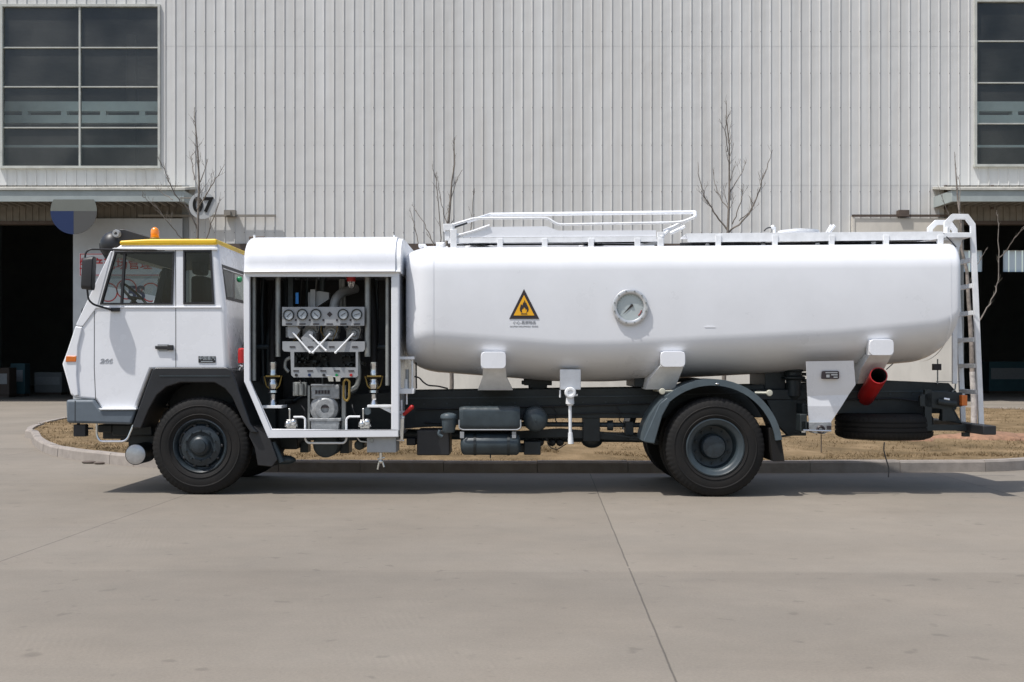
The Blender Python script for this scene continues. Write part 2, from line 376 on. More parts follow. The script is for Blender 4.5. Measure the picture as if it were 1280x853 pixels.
def text_obj(name, body, size, material, parent, loc, extrude=.002, shear=0, offset=0, rotz=0, sx=1):
    cu = bpy.data.curves.new(name, 'FONT'); cu.body = body; cu.size = size; cu.extrude = extrude; cu.shear = shear; cu.offset = offset
    cu.align_x = 'CENTER'; cu.align_y = 'CENTER'
    t = bpy.data.objects.new(name + '_t', cu); C.objects.link(t)
    dg = bpy.context.evaluated_depsgraph_get(); me = bpy.data.meshes.new_from_object(t.evaluated_get(dg)); me.name = name
    bpy.data.objects.remove(t)
    me.transform(Matrix.Translation(loc) @ Matrix.Rotation(rotz, 4, 'Z') @ Matrix.Rotation(math.pi / 2, 4, 'X') @ Matrix.Diagonal((sx, 1, 1, 1)))
    me.materials.clear(); me.materials.append(M[material])
    o = bpy.data.objects.new(name, me); C.objects.link(o)
    if parent: o.parent = parent
    return o
def apply_mods(o):
    dg = bpy.context.evaluated_depsgraph_get(); me = bpy.data.meshes.new_from_object(o.evaluated_get(dg)); me.name = o.name
    o.modifiers.clear(); o.data = me
def boolean_cut(o, cutters):
    for c in cutters:
        b = o.modifiers.new('cut', 'BOOLEAN'); b.operation = 'DIFFERENCE'; b.solver = 'EXACT'; b.object = c
        apply_mods(o)
        bpy.data.objects.remove(c)
def finish_smooth(o, ang=35):
    for p in o.data.polygons: p.use_smooth = True
    o.data.set_sharp_from_angle(angle=R(ang))

# ================================================================== SETTING
YW = 34.7
m = MB(); m.add([(-400, -200, 0), (400, -200, 0), (400, 600, 0), (-400, 600, 0)], [(0, 1, 2, 3)])
tag(m.build('ground', 'concrete', smooth=0), kind='structure')

# island outline (kerb outer edge) in world coords
near = [(38, 549), (41, 556), (48, 562), (60, 568), (78, 572.5), (100, 576), (150, 582), (200, 586), (250, 588.5), (300, 590), (450, 591), (700, 591.5), (950, 591.5), (1150, 590.5), (1280, 588)]
outl = [G(*q) for q in near]
outl += [Vector(q) for q in ((10.2, 5.3, 0), (12.6, 8.3, 0), (15, 12, 0), (16.6, 16, 0), (17.2, 20, 0), (17, 23.2, 0), (15.6, 25.2, 0), (12, 26, 0), (0, 26.2, 0), (-5, 25.6, 0), (-8.6, 23.6, 0), (-10.4, 20, 0), (-10.5, 16, 0), (-9.9, 12.8, 0), (-9.3, 10.8, 0))]
def smooth_loop(pts, step=.3):
    n = len(pts); out = []
    for i in range(n):
        p0, p1, p2, p3 = pts[i - 1], pts[i], pts[(i + 1) % n], pts[(i + 2) % n]
        k = max(1, int((p2 - p1).length / step))
        for j in range(k):
            t = j / k
            out.append(.5 * ((2 * p1) + (p2 - p0) * t + (2 * p0 - 5 * p1 + 4 * p2 - p3) * t * t + (3 * p1 - p0 - 3 * p2 + p3) * t ** 3))
    return out
loop = smooth_loop(outl)
def inset(lp, d):
    n = len(lp); out = []
    for i in range(n):
        t = (lp[(i + 1) % n] - lp[i - 1]).normalized(); out.append(lp[i] + Vector((-t.y, t.x, 0)) * d)
    return out
KH = .165
inner_l = inset(loop, .15)
m = MB(); n = len(loop); acc = 0; seg = []; lens = 0
i = 0
while i < n:
    # one kerb stone: run until its length is reached
    a = i; L_ = 0; target = .5 if loop[i].x < -4.2 and loop[i].y < 14 else 1.0
    while i < n and L_ < target: L_ += (loop[(i + 1) % n] - loop[i]).length; i += 1
    idx = [q % n for q in range(a, i + 1)]
    rings = []; jit = random.uniform(-.006, .006); jo = random.uniform(-.004, .004)
    for q_i, q in enumerate(idx):
        o_, in_ = loop[q], inner_l[q]
        tdir = (loop[(q + 1) % n] - loop[q - 1]).normalized(); e = 0.004 if q_i == 0 else (-.004 if q_i == len(idx) - 1 else 0)
        o_ = o_ + tdir * e; in_ = in_ + tdir * e; nn = (in_ - o_).normalized()
        o_ = o_ + nn * jo
        rings.append([o_ + Vector((0, 0, -.05)), o_ + Vector((0, 0, KH - .03 + jit)) + nn * .01, o_ + nn * .03 + Vector((0, 0, KH + jit)), in_ + Vector((0, 0, KH + jit)), in_ + Vector((0, 0, -.05))])
    m.loft(rings)
tag(m.build('kerb', 'kerb', smooth=25), kind='structure')
# turf mesh: fan grid
m = MB(); cx, cy = 3.2, 14.5
rings = []; K = 26
innr = inset(loop, .14)
def tz(x, y): return .13 + .10 * noise.noise(Vector((x * .35, y * .35, 0))) + .03 * noise.noise(Vector((x * 1.7, y * 1.7, 3))) + .012 * noise.noise(Vector((x * 6, y * 6, 3)))
for k in range(K + 1):
    f = 1 - (k / K) ** 1.0
    ring = []
    for q in innr:
        x, y = cx + (q.x - cx) * f, cy + (q.y - cy) * f
        z = KH - .03 + (tz(x, y) - .09) * min(1, (1 - f) * 7) if k else KH - .035
        ring.append((x, y, z))
    rings.append(ring)
m.loft(rings, True, False)
tag(m.build('grass_verge', 'turf', smooth=180), kind='structure')
def inside(x, y, lp=innr[::3]):
    c = False; j = len(lp) - 1
    for i in range(len(lp)):
        a, b = lp[i], lp[j]
        if (a.y > y) != (b.y > y) and x < (b.x - a.x) * (y - a.y) / (b.y - a.y) + a.x: c = not c
        j = i
    return c
def turf_z(x, y):
    return KH - .03 + (tz(x, y) - .09)
m = MB(); cnt = 0
while cnt < 80000:
    y = 3.15 + (random.random() ** 1.9) * 20; x = random.uniform(-11, 18)
    if abs(x) > (y + D) * .56 + 1 or not inside(x, y): continue
    cnt += 1
    if noise.noise(Vector((x * .9, y * .9, 5))) < -.25: continue
    h = random.uniform(.012, .04) * (1 + .5 * noise.noise(Vector((x, y, 9)))); a = random.uniform(0, 6.28); w = random.uniform(.003, .007) * (1 + (y / 20))
    lx, ly = random.gauss(0, .035), random.gauss(0, .035)
    z0 = KH - .045 if y < 3.6 else turf_z(x, y) - .015
    m.add([(x - w * math.cos(a), y - w * math.sin(a), z0), (x + w * math.cos(a), y + w * math.sin(a), z0), (x + lx, y + ly, z0 + h + .012)], [(0, 1, 2)])
tag(m.build('dry_grass', 'blade', smooth=0), 'short straw coloured dry grass covering the kerbed island', 'grass', kind='stuff')
# reddish soil patch round the right tree
m = MB(); c0 = G(1226, 552, .15)
for (ox, oy, rr, hh) in ((.1, 0, .75, .20), (.8, .15, .55, .15), (-.5, .1, .4, .14), (-1.2, -.2, .35, .12)):
    prof = [(KH - .05 + hh * math.cos(t * math.pi / 2 / 6), rr * math.sin(t * math.pi / 2 / 6) + 1e-4) for t in range(7)]
    m.lathe((c0.x + ox, c0.y + oy, .02), 'z', prof, 20, mod=lambda k, i, t, r: (t + .02 * noise.noise(Vector((k, i, 1))), r * (1 + .25 * math.sin(k * 1.3) * math.sin(k * .7 + 1))))
tag(m.build('soil_patch', 'soil', smooth=60), 'reddish bare soil heaped around the base of the ladder-side tree', 'soil', kind='stuff')
# loose stones at the kerb foot
for (px, py, s_) in ((112, 579.5, .075), (125, 580.5, .06)):
    c_ = G(px, py); m = MB(); m.sphere((0, 0, 0), s_, 10, (1.5, .7, .35)); 
    o = m.build('stone', 'brown', smooth=60); o.location = c_ + Vector((0, -.03, .02))
    tag(o, 'larger dark flat stone at the kerb foot, left one' if s_ > .07 else 'smaller dark flat stone at the kerb foot, right one', 'stone', 'dark stones at the kerb foot')

# ------------------------------------------------------------------ factory
fb = empty('factory_building', (0, YW, 0)); tag(fb, 'pale ribbed steel factory hall with big windows and dark gateways behind the truck', 'building')
fb_off = Vector((0, YW, 0))
class FB(MB):
    def build(s, name, material, parent=None, **k):
        s.v = [(a, b - YW, c) for a, b, c in s.v]
        return super().build(name, material, parent or fb, **k)
def wx(px, y=YW): return (px - PX0) / F * (y + D)
def wz(py, y=YW): return H - (py - PY0) / F * (y + D)
TOP = 21.0; XL, XR = -40.0, 54.0
RS = .4106; RX0 = wx(8) - 6 * RS
def rib_sheet(m, x0, x1, z0, z1, y=YW, rh=.032, rw=.034, sp=RS, off=RX0):
    k0 = math.ceil((x0 - off) / sp); xs = [(x0, 0)]
    k = k0
    while off + k * sp < x1 - .05:
        x = off + k * sp
        if x > x0 + .05: xs += [(x - rw / 2 - .008, 0), (x - rw / 2, 1), (x + rw / 2, 1), (x + rw / 2 + .008, 0)]
        k += 1
    xs.append((x1, 0))
    vs = []; 
    for x, r in xs: vs += [(x, y - r * rh, z0), (x, y - r * rh, z1)]
    return m.add(vs, [(2 * i, 2 * i + 2, 2 * i + 3, 2 * i + 1) for i in range(len(xs) - 1)])
lw = (wx(2), wx(200), wz(210), wz(7)); rw_ = (wx(1218), wx(1218) + (lw[1] - lw[0]), wz(208), wz(1))
zc = wz(232); zl = wz(305)
gateL = (wx(93) - 7.6, wx(93)); gateR = (wx(1203), wx(1203) + 7.6); zg = wz(277)
# siding with overlap rows
m = FB(); rows = [zl, wz(232), wz(175), wz(60), TOP]
def rect_sheets(x0, x1, z0, z1):
    zz = [z0] + [r for r in (wz(176), wz(58)) if z0 + .1 < r < z1 - .1] + [z1]
    for i in range(len(zz) - 1):
        rib_sheet(m, x0, x1, zz[i], zz[i + 1] + (.06 if i < len(zz) - 2 else 0), YW - .004 * (1 - (i % 2)))
rect_sheets(lw[1], rw_[0], zc, TOP)
rect_sheets(XL, lw[0], zc, TOP); rect_sheets(rw_[1], XR, zc, TOP)
rect_sheets(lw[0], lw[1], lw[3], TOP); rect_sheets(rw_[0], rw_[1], rw_[3], TOP)
rect_sheets(lw[0], lw[1], zc, lw[2]); rect_sheets(rw_[0], rw_[1], zc, rw_[2])
rib_sheet(m, wx(235), wx(1180), zl, zc)
m.build('siding', 'siding', smooth=0)
# screws rows as small dots
m = FB()
for pyr in (40, 92, 135, 182, 240, 291):
    z = wz(pyr) ; k = 0
    while RX0 + k * RS < wx(1215):
        x = RX0 + k * RS; k += 1
        if x < wx(240): continue
        m.box(x - .011, x + .011, YW - .044, YW - .033, z - .011, z + .011)
tag(m.build('siding_screws', 'brown', smooth=0), kind='stuff')
m = FB(); m.box(wx(235), wx(1180), YW - .09, YW + .3, wz(313), zl); m.build('drip_flashing', 'brown', smooth=0)
m = FB(); m.box(wx(228), wx(1203), YW + .05, YW + .35, 0, wz(313) ); 
m.box(XL, gateL[0], YW + .05, YW + .35, 0, zc); m.box(gateR[1], XR, YW + .05, YW + .35, 0, zc)
m.build('masonry_wall', 'cream', smooth=0)
m = FB(); rib_sheet(m, XL, wx(235), zg, zc, YW + .02, sp=.27, rh=.05); rib_sheet(m, wx(1180), XR, zg, zc, YW + .02, sp=.27, rh=.05)
m.build_each('lintel', 'lintel', smooth=0)
m = FB(); m.box(XL, wx(235), YW - .03, YW + .35, zg - .12, zg + .02); m.box(wx(1180), XR, YW - .03, YW + .35, zg - .12, zg + .02); m.build_each('lintel_beam', 'brown', smooth=0)
# body: sides, back wall with light strips, roof, interior
BY = YW + 38
m = FB(); m.box(XL - .3, XL, YW, BY, 0, TOP); m.box(XR, XR + .3, YW, BY, 0, TOP); m.build_each('side_wall', 'inside', smooth=0)
m = FB(); m.box(XL - .3, XR + .3, YW - .1, BY + .3, TOP, TOP + .5); m.build('roof', 'canopy', smooth=0)
m = FB()
bz0, bz1 = H - (340 - PY0) / F * (BY + D), H - (313 - PY0) / F * (BY + D)
m.box(XL, XR, BY, BY + .3, 0, bz0); m.box(XL, XR, BY, BY + .3, bz1, TOP)
strips = []
xx = XL; 
wins = [((a - PX0) / F * (BY + D), (b - PX0) / F * (BY + D)) for a, b in ((1196, 1228), (1254, 1300))]
for a, b in wins + [(XR - .01, XR)]:
    m.box(xx, a, BY, BY + .3, bz0, bz1); xx = b
m.build('back_wall', 'inside', smooth=0)
tr = bpy.data.materials.new('ribbed_light_panel'); tr.use_nodes = True; nt = tr.node_tree; nt.nodes.clear()
o_ = nd(nt, 'ShaderNodeOutputMaterial'); t_ = nd(nt, 'ShaderNodeBsdfTranslucent'); t_.inputs[0].default_value = (.8, .86, .86, 1); nt.links.new(t_.outputs[0], o_.inputs[0]); M['lightpanel'] = tr
for a, b in wins:
    m = FB(); k = a
    while k < b: m.add([(k, BY + .1, bz0), (min(b, k + .42), BY + .1, bz0), (min(b, k + .42), BY + .1, bz1), (k, BY + .1, bz1)], [(0, 1, 2, 3)]); k += .5
    m.build('light_panel', 'lightpanel', smooth=0)
# steel columns & crane girder inside
m = FB()
for px in (-150, 1420):
    x = wx(px); m.box(x - .2, x + .2, YW + 1.2, YW + 1.6, 0, TOP)
for x in range(-36, 24, 8): m.box(x - .25, x + .25, YW + 20, YW + 20.5, 0, TOP)
m.build_each('steel_column', 'inside', smooth=0)
for (a, b, sgn) in ((lw[0] - 3, lw[1] + 1.5, 0), (rw_[0] - .2, rw_[1] + 3, 1)):
    m = FB(); y = YW + 2.4
    z1 = H - (127 - PY0) / F * (y + D); z0 = H - (139 - PY0) / F * (y + D); z2 = H - (144 - PY0) / F * (y + D); z3 = H - (154 - PY0) / F * (y + D)
    m.box(a, b, y, y + .5, z0, z1); m.box(a, b, y, y + .3, z3, z2)
    x = a + 1.2
    while x < b: m.box(x, x + .25, y + .02, y + .4, z3 - .0, z1 - .05); x += 1.7
    z4 = H - (181 - PY0) / F * (y + D); m.box(a, b, y + .1, y + .25, z4 - .1, z4)
    m.build('crane_girder', 'crane', smooth=0)
# windows
def window(x0, x1, z0, z1, vert, hor):
    m = FB(); y0 = YW - .10; y1 = YW + .12; fw = .07
    m.box(x0 - .02, x1 + .02, y0, y1, z1 - fw, z1 + .03); m.box(x0 - .06, x1 + .06, y0 - .08, y1, z0 - .04, z0 + fw * .8)
    m.box(x0 - .02, x0 + fw, y0, y1, z0 + fw * .8, z1 - fw); m.box(x1 - fw, x1 + .02, y0, y1, z0 + fw * .8, z1 - fw)
    for x in vert: m.box(x - .036, x + .036, y0 + .04, y1 - .02, z0 + fw * .8, z1 - fw)
    for z in hor: m.box(x0 + fw, x1 - fw, y0 + .05, y1 - .04, z - .024, z + .024)
    w = m.build('window', 'frame', smooth=0)
    m = FB()
    xs = [x0 + .05] + list(vert) + [x1 - .05]; zs = [z0 + .05] + sorted(hor) + [z1 - .05]
    for i in range(len(xs) - 1):
        for j in range(len(zs) - 1):
            tx, tz_ = random.uniform(-.012, .012), random.uniform(-.012, .012)
            a, b, c, d = xs[i], xs[i + 1], zs[j], zs[j + 1]
            m.add([(a, YW + .03, c), (b, YW + .03 + tx, c), (b, YW + .03 + tx + tz_, d), (a, YW + .03 + tz_, d)], [(0, 1, 2, 3)])
    m.build('pane', 'wglass', w, smooth=0)
window(lw[0], lw[1], lw[2], lw[3], [wx(100)], [wz(60), wz(109), wz(160)])
window(rw_[0], rw_[1], rw_[2], rw_[3], [(rw_[0] + rw_[1]) / 2], [wz(52), wz(104), wz(155)])
# canopies
def canopy(x0, x1):
    m = FB(); yo = YW - 1.85; z1 = wz(238, yo); z0 = wz(252, yo)
    m.cur = 0; m.box(x0, x1, yo, yo + .12, z0, z1); m.box(x0, x0 + .1, yo + .12, YW, z0, z1); m.box(x1 - .1, x1, yo + .12, YW, z0, z1)
    o = m.build('canopy', 'canopy', smooth=0)
    m = FB(); m.add([(x0 - .05, yo - .06, z1 + .003), (x1 + .05, yo - .06, z1 + .003), (x1 + .05, YW - .01, z1 + .32), (x0 - .05, YW - .01, z1 + .32),
                     (x0 - .05, yo - .06, z1 + .1), (x1 + .05, yo - .06, z1 + .1), (x1 + .05, YW - .01, z1 + .42), (x0 - .05, YW - .01, z1 + .42)],
                    [(0, 1, 2, 3), (4, 5, 6, 7), (0, 1, 5, 4), (1, 2, 6, 5), (2, 3, 7, 6), (3, 0, 4, 7)])
    m.build('canopy_roofing', 'canopytop', o, smooth=0)
    m = FB(); x = x0 + .2
    while x < x1 - .2: m.box(x, x + .06, yo + .12, YW - .05, z0 + .02, z0 + .12); x += .35
    m.build_each('soffit_rib', 'lintel', o, smooth=0)
canopy(gateL[0] - 1, wx(230, YW - 1.85)); canopy(wx(1190, YW - 1.85), gateR[1] + 1)
# gate leaves, rails
m = FB(); m.box(wx(93), wx(229), YW - .16, YW - .08, .05, zg + .1)
for z in (2.6, 5.2): m.box(wx(93), wx(229), YW - .163, YW - .159, z, z + .02)
gl = m.build('gate_leaf', 'gate', smooth=0)
m = FB(); m.box(wx(1066), wx(1197), YW - .2, YW - .1, .05, wz(274)); m.box(wx(1063), wx(1066), YW - .24, YW - .1, .05, wz(270)); m.build('gate_leaf', 'cream', smooth=0)
m = FB(); m.box(wx(228), wx(236), YW - .06, YW + .3, 0, zc); m.box(wx(1196), wx(1204), YW - .06, YW + .3, 0, zg); m.build_each('gate_post', 'inside', smooth=0)
m = FB(); m.box(wx(175), wx(346), YW - .26, YW - .16, wz(272), wz(269.3)); m.box(wx(282), wx(296), YW - .34, YW - .04, wz(272), wz(264)); m.box(wx(285), wx(291), YW - .5, YW - .34, wz(271), wz(266))
m.build('gate_rail', 'lintel', smooth=0)
m = FB(); m.box(wx(1063), wx(1182), YW - .26, YW - .16, wz(272), wz(269.3)); m.box(wx(1120), wx(1133), YW - .34, YW - .04, wz(272), wz(264)); m.build('gate_rail', 'brown', smooth=0)
m = FB()
for px in (1180, 1238): m.box(wx(px), wx(px + 3), YW - .1, YW + .1, wz(262), zc)
m.build_each('gutter_bracket', 'brown', smooth=0)
# signs
def disc(m, cx, cz, y, r, a0=0, a1=360, n=40):
    pts = [(cx + r * math.cos(R(a0 + (a1 - a0) * i / n)), cz + r * math.sin(R(a0 + (a1 - a0) * i / n))) for i in range(n + (0 if a1 - a0 >= 360 else 1))]
    return m.prism(pts, y, y + .03)
sg = empty('gate_number_sign', W(253, 257, YW - 2.0)); tag(sg, 'round grey sign with black number 07 on the ribbed wall beside the left canopy', 'sign')
m = MB(); disc(m, 0, 0, 0, .54); m.build('plate', 'numplate', sg, smooth=0)
m = MB(); m.box(-.45, -.38, .03, .10, -.1, .35); m.box(-.9, -.38, .04, .09, .28, .33); m.build('bracket', 'lintel', sg, smooth=0)
text_obj('number', '07', .80, 'ink', sg, (.02, -.02, 0), .015, offset=.022)
sy = YW - 2.0
sg2 = empty('round_sign', W(92, 264, sy)); tag(sg2, 'large round blue and grey sign hanging at the front of the left canopy', 'sign')
sc_ = (sy + D) / F; RR = 29 * sc_; HH = 15 * sc_
M['signgrey'] = mat('sign_grey_green', (.155, .165, .145), .6, var=.1, vscale=1); M['signdark'] = mat('sign_dark_grey', (.075, .075, .072), .6)
m = MB(); m.prism([(RR * math.cos(R(a)), min(HH, RR * math.sin(R(a)))) for a in range(0, 181, 5) if not 32 < a < 148], 0, .03); m.build('upper_part', 'signgrey', sg2, smooth=0)
m = MB(); m.prism([(0, 0)] + [(RR * math.cos(R(a)), RR * math.sin(R(a))) for a in range(270, 361, 6)], 0, .03); m.build('lower_corner', 'signdark', sg2, smooth=0)
m = MB(); m.prism([(0, 0)] + [(RR * math.cos(R(a)), RR * math.sin(R(a))) for a in range(180, 271, 6)], -.002, .028); m.build('blue_quarter', 'bluep', sg2, smooth=0)
m = MB()
for dx in (-.5, .5): m.box(dx - .02, dx + .02, .031, .15, .25, .44)
m.build_each('hanger', 'brown', sg2, smooth=0)
# notice boards on the gate leaf
nb = empty('notice_board', (wx(101), YW - .2, wz(346))); tag(nb, 'white banner with red frame and red characters on the grey gate leaf behind the cab', 'sign')
bw = wx(228) - wx(101); bh = wz(317) - wz(346)
M['board'] = mat('board_white', (.70, .72, .75), .6, var=.08, vscale=2)
m = MB(); m.box(0, bw, 0, .03, 0, bh); m.build('board', 'board', nb, smooth=0)
m = MB(); t = .035
for bx in ((0.03, bw - .03, .03, .03 + t), (.03, bw - .03, bh - .03 - t, bh - .03), (.03, .03 + t, .03 + t, bh - .03 - t), (bw - .03 - t, bw - .03, .03 + t, bh - .03 - t)): m.box(bx[0], bx[1], -.004, 0.001, bx[2], bx[3])
m.build('border', 'redp', nb, smooth=0)
text_obj('lettering', '生产现场管理', .5, 'redp', nb, (wx(146.5) - wx(101), -.02, bh / 2), .01, offset=.004)
nb2 = empty('poster_board', (wx(122), YW - .2, wz(384))); tag(nb2, 'grey white poster with red rings and a blue figure 5, seen through the cab windows', 'sign')
bw2 = wx(205) - wx(122); bh2 = wz(349) - wz(384)
m = MB(); m.box(0, bw2, 0, .03, 0, bh2); m.build('board', 'board', nb2, smooth=0)
m = MB()
for (px, py, r_) in ((137, 366, 12), (160, 362, 13), (190, 366, 12)):
    cx_, cz_, rr = wx(px) - wx(122), wz(py) - wz(384), r_ / 30.2
    ring = []
    prof = [(-.006, rr), (-.006, rr - .05), (0.0, rr - .05), (0.0, rr), (-.006, rr)]
    m.lathe((cx_, 0, cz_), 'y', prof, 40)
m.build('ring', 'redp', nb2, smooth=0)
text_obj('figure', '5S', .75, 'bluep', nb2, (wx(172) - wx(122), -.012, .55), .004, offset=.03)
# things seen in the dark left gateway
def crate(px, py, w, d, h, y, material, label, cat, name):
    c_ = W(px, py, y); e = empty(name, (c_.x, y, 0)); tag(e, label, cat)
    m = MB(); m.box(-w / 2, w / 2, 0, d, .12, h); m.build('casing', material, e, bevel=.03)
    m = MB(); m.box(-w / 2 + .05, w / 2 - .05, .05, d - .05, 0, .118); m.build('plinth', 'brown', e, smooth=0)
    m = MB(); m.box(-w / 2 + .1, w / 2 - .1, -.02, -.002, h * .45, h * .8); m.build('panel', 'steel', e, smooth=0)
crate(60, 487, 1.4, 1, 1.15, YW + 11, 'inside', 'pale grey equipment box inside the dark left gateway', 'equipment box', 'equipment_box')
crate(22, 490, .7, .7, 1.6, YW + 8, 'machine', 'teal machine cabinet inside the dark left gateway', 'machine', 'machine_cabinet')
crate(-10, 490, 1.6, .9, 1.4, YW + 6, 'brown', 'brown machine cabinet at the left edge of the dark gateway', 'machine', 'machine_cabinet')
crate(1262, 490, 2.2, 1.2, 1.7, YW + 14, 'machine', 'dim machine cabinet inside the dark right gateway', 'machine', 'machine_cabinet')

# ------------------------------------------------------------------ trees (bare saplings)
TY = 10.1
def twigs(m, path, r, depth, rng, ln):
    if depth == 0: return
    L_ = sum((path[i + 1] - path[i]).length for i in range(len(path) - 1))
    nt_ = int(L_ / (.13 if depth == 1 else .16)) + 1
    for k in range(nt_):
        t = rng.uniform(.25, .98); f = t * (len(path) - 1); i = min(int(f), len(path) - 2); p = path[i].lerp(path[i + 1], f - i)
        d = (path[i + 1] - path[i]).normalized(); az = rng.uniform(0, 6.28)
        side = Vector((math.cos(az), math.sin(az) * .8, .15)); dd = (d * .9 + side * .62 + Vector((0, 0, .15))).normalized()
        l = ln * rng.uniform(.4, 1.1) * (1.15 - t); pts = [p]
        for q in range(4):
            dd = (dd + Vector((rng.gauss(0, .13), rng.gauss(0, .13), rng.uniform(0, .14)))).normalized(); pts.append(pts[-1] + dd * l / 4)
        rr = max(.0030, r * .34)
        m.tube(pts, [rr, rr * .85, rr * .7, rr * .55, .0022], 5)
        twigs(m, pts, rr, depth - 1, rng, ln * .5)
def sapling(base, trunk, limbs, label, seed, r0=.05, whitewash=False, dens=1):
    rng = random.Random(seed); bw_ = G(base[0], base[1], .13); ty = bw_.y
    e = empty('bare_tree', (bw_.x, ty, .1)); tag(e, label, 'tree', 'bare young trees along the island')
    o0 = Vector((bw_.x, ty, .1))
    tp = [bw_ - Vector((0, 0, .1))] + [W(a, b, ty) for a, b in trunk]
    tp = [q - o0 for q in tp]; fine = []
    for i in range(len(tp) - 1):
        n_ = max(2, int((tp[i + 1] - tp[i]).length / .35))
        for k in range(n_): fine.append(tp[i].lerp(tp[i + 1], k / n_) + Vector((rng.gauss(0, .009), rng.gauss(0, .009), 0)))
    fine.append(tp[-1]); nn = len(fine)
    m = MB(); m.cur = 0
    rs = [max(.004, .85 * r0 * (1 - i / (nn - 1)) ** .8 + .004) for i in range(nn)]
    cut = max(2, min(nn - 2, [i for i in range(nn) if fine[i].z > 1.35][0] if whitewash else 0)) if whitewash else 0
    m.tube(fine, rs, 9); m.build('trunk', 'bark2' if whitewash else 'bark', e, smooth=60)
    if whitewash:
        m = MB(); m.tube(fine[:cut], [r_ + .004 for r_ in rs[:cut]], 9); m.build('limewash_band', 'lime', e, smooth=60)
    m = MB(); up = [q for q in fine if q.z > (3.0)]
    if len(up) > 2: twigs(m, up, .016, 2, rng, .55 * dens)
    for lb in limbs:
        r1 = lb[0]; dy = rng.uniform(-.5, .5); pts = []
        raw = [W(a, b, ty) - o0 for a, b in lb[1]]
        if len(raw) > 2:
            n0 = len(raw); cr_ = []
            for i in range(n0 - 1):
                p0, p1, p2, p3 = raw[max(0, i - 1)], raw[i], raw[i + 1], raw[min(n0 - 1, i + 2)]
                for j in range(3):
                    t = j / 3; cr_.append(.5 * ((2 * p1) + (p2 - p0) * t + (2 * p0 - 5 * p1 + 4 * p2 - p3) * t * t + (3 * p1 - p0 - 3 * p2 + p3) * t ** 3))
            raw = cr_ + [raw[-1]]
        for i, q in enumerate(raw): pts.append(q + Vector((0, dy * i / max(1, len(raw) - 1), 0)))
        f2 = []
        for i in range(len(pts) - 1):
            for k in range(2): f2.append(pts[i].lerp(pts[i + 1], k / 2) + Vector((rng.gauss(0, .008), rng.gauss(0, .008), rng.gauss(0, .006))))
        f2.append(pts[-1]); n2 = len(f2)
        m.tube(f2, [max(.003, .75 * r1 * (1 - i / (n2 - 1)) ** .8 + .003) for i in range(n2)], 6)
        twigs(m, f2, r1 * .8, 2, rng, .42 * dens)
    m.build('crown', 'bark', e, smooth=60)
sapling((240, 552), [(246, 430), (247, 300), (249, 230), (246, 170), (243, 135)],
        [(.016, [(248, 290), (236, 262), (222, 245), (210, 215), (203, 200)]), (.014, [(247, 262), (268, 236), (287, 214)]), (.012, [(238, 312), (222, 290), (200, 262), (186, 250)]),
         (.013, [(252, 312), (268, 282), (281, 252)]), (.009, [(243, 225), (238, 200), (237, 188)]), (.009, [(250, 228), (262, 205)]), (.008, [(216, 250), (200, 240), (198, 228)])],
        'bare young tree rising behind the cab roof in front of the number 07', 3)
sapling((563, 552), [(564, 480), (562, 400), (558, 310), (563, 250), (567, 205), (568, 172)],
        [(.011, [(551, 330), (550, 278), (545, 225), (540, 208)]), (.012, [(545, 335), (540, 303), (528, 275), (513, 252)]), (.009, [(527, 320), (519, 290), (512, 262)]),
         (.008, [(561, 262), (570, 230), (577, 215)]), (.008, [(560, 285), (552, 255), (545, 214)]), (.007, [(585, 330), (590, 270), (593, 238)])],
        'thin bare young tree rising behind the front end of the white tank', 5, dens=.6)
sapling((905, 552), [(905, 470), (907, 380), (910, 292), (912, 232), (911, 180), (908, 126)],
        [(.019, [(911, 290), (935, 268), (950, 228), (962, 190)]), (.018, [(910, 288), (892, 266), (876, 236), (871, 204)]), (.012, [(912, 240), (930, 215), (940, 195)]),
         (.010, [(911, 262), (900, 238), (897, 206)]), (.010, [(915, 280), (926, 250), (924, 238)]), (.009, [(910, 190), (904, 160), (907, 148)]), (.009, [(925, 276), (940, 262), (939, 248)])],
        'tallest bare young tree in the middle, rising behind the tank top', 11)
sapling((1217, 551), [(1217, 500), (1214, 430), (1211, 370), (1204, 310), (1197, 250), (1193, 190)],
        [(.018, [(1213, 418), (1235, 385), (1250, 350), (1251, 280), (1250, 262)]), (.008, [(1200, 280), (1206, 235), (1210, 215)]), (.008, [(1203, 300), (1186, 270), (1170, 232)]), (.008, [(1250, 322), (1262, 300), (1270, 284)]),
         (.008, [(1210, 360), (1222, 330), (1236, 310)])],
        'bare pale-barked young tree standing behind the truck ladder', 17, r0=.062, whitewash=True, dens=.5)

# ================================================================== TRUCK
T = empty('fuel_tanker_truck', (0, 0, 0), rz=-YAW)
tag(T, 'white airport fuel tanker truck with yellow roof edge and open pump cabinet, parked side on', 'truck')
FAR = 2.48
def part_each(mb, name, material, parent=None, **k): return mb.build_each(name, material, parent or T, **k)
def part(mb, name, material, parent=None, **k): return mb.build(name, material, parent or T, **k)

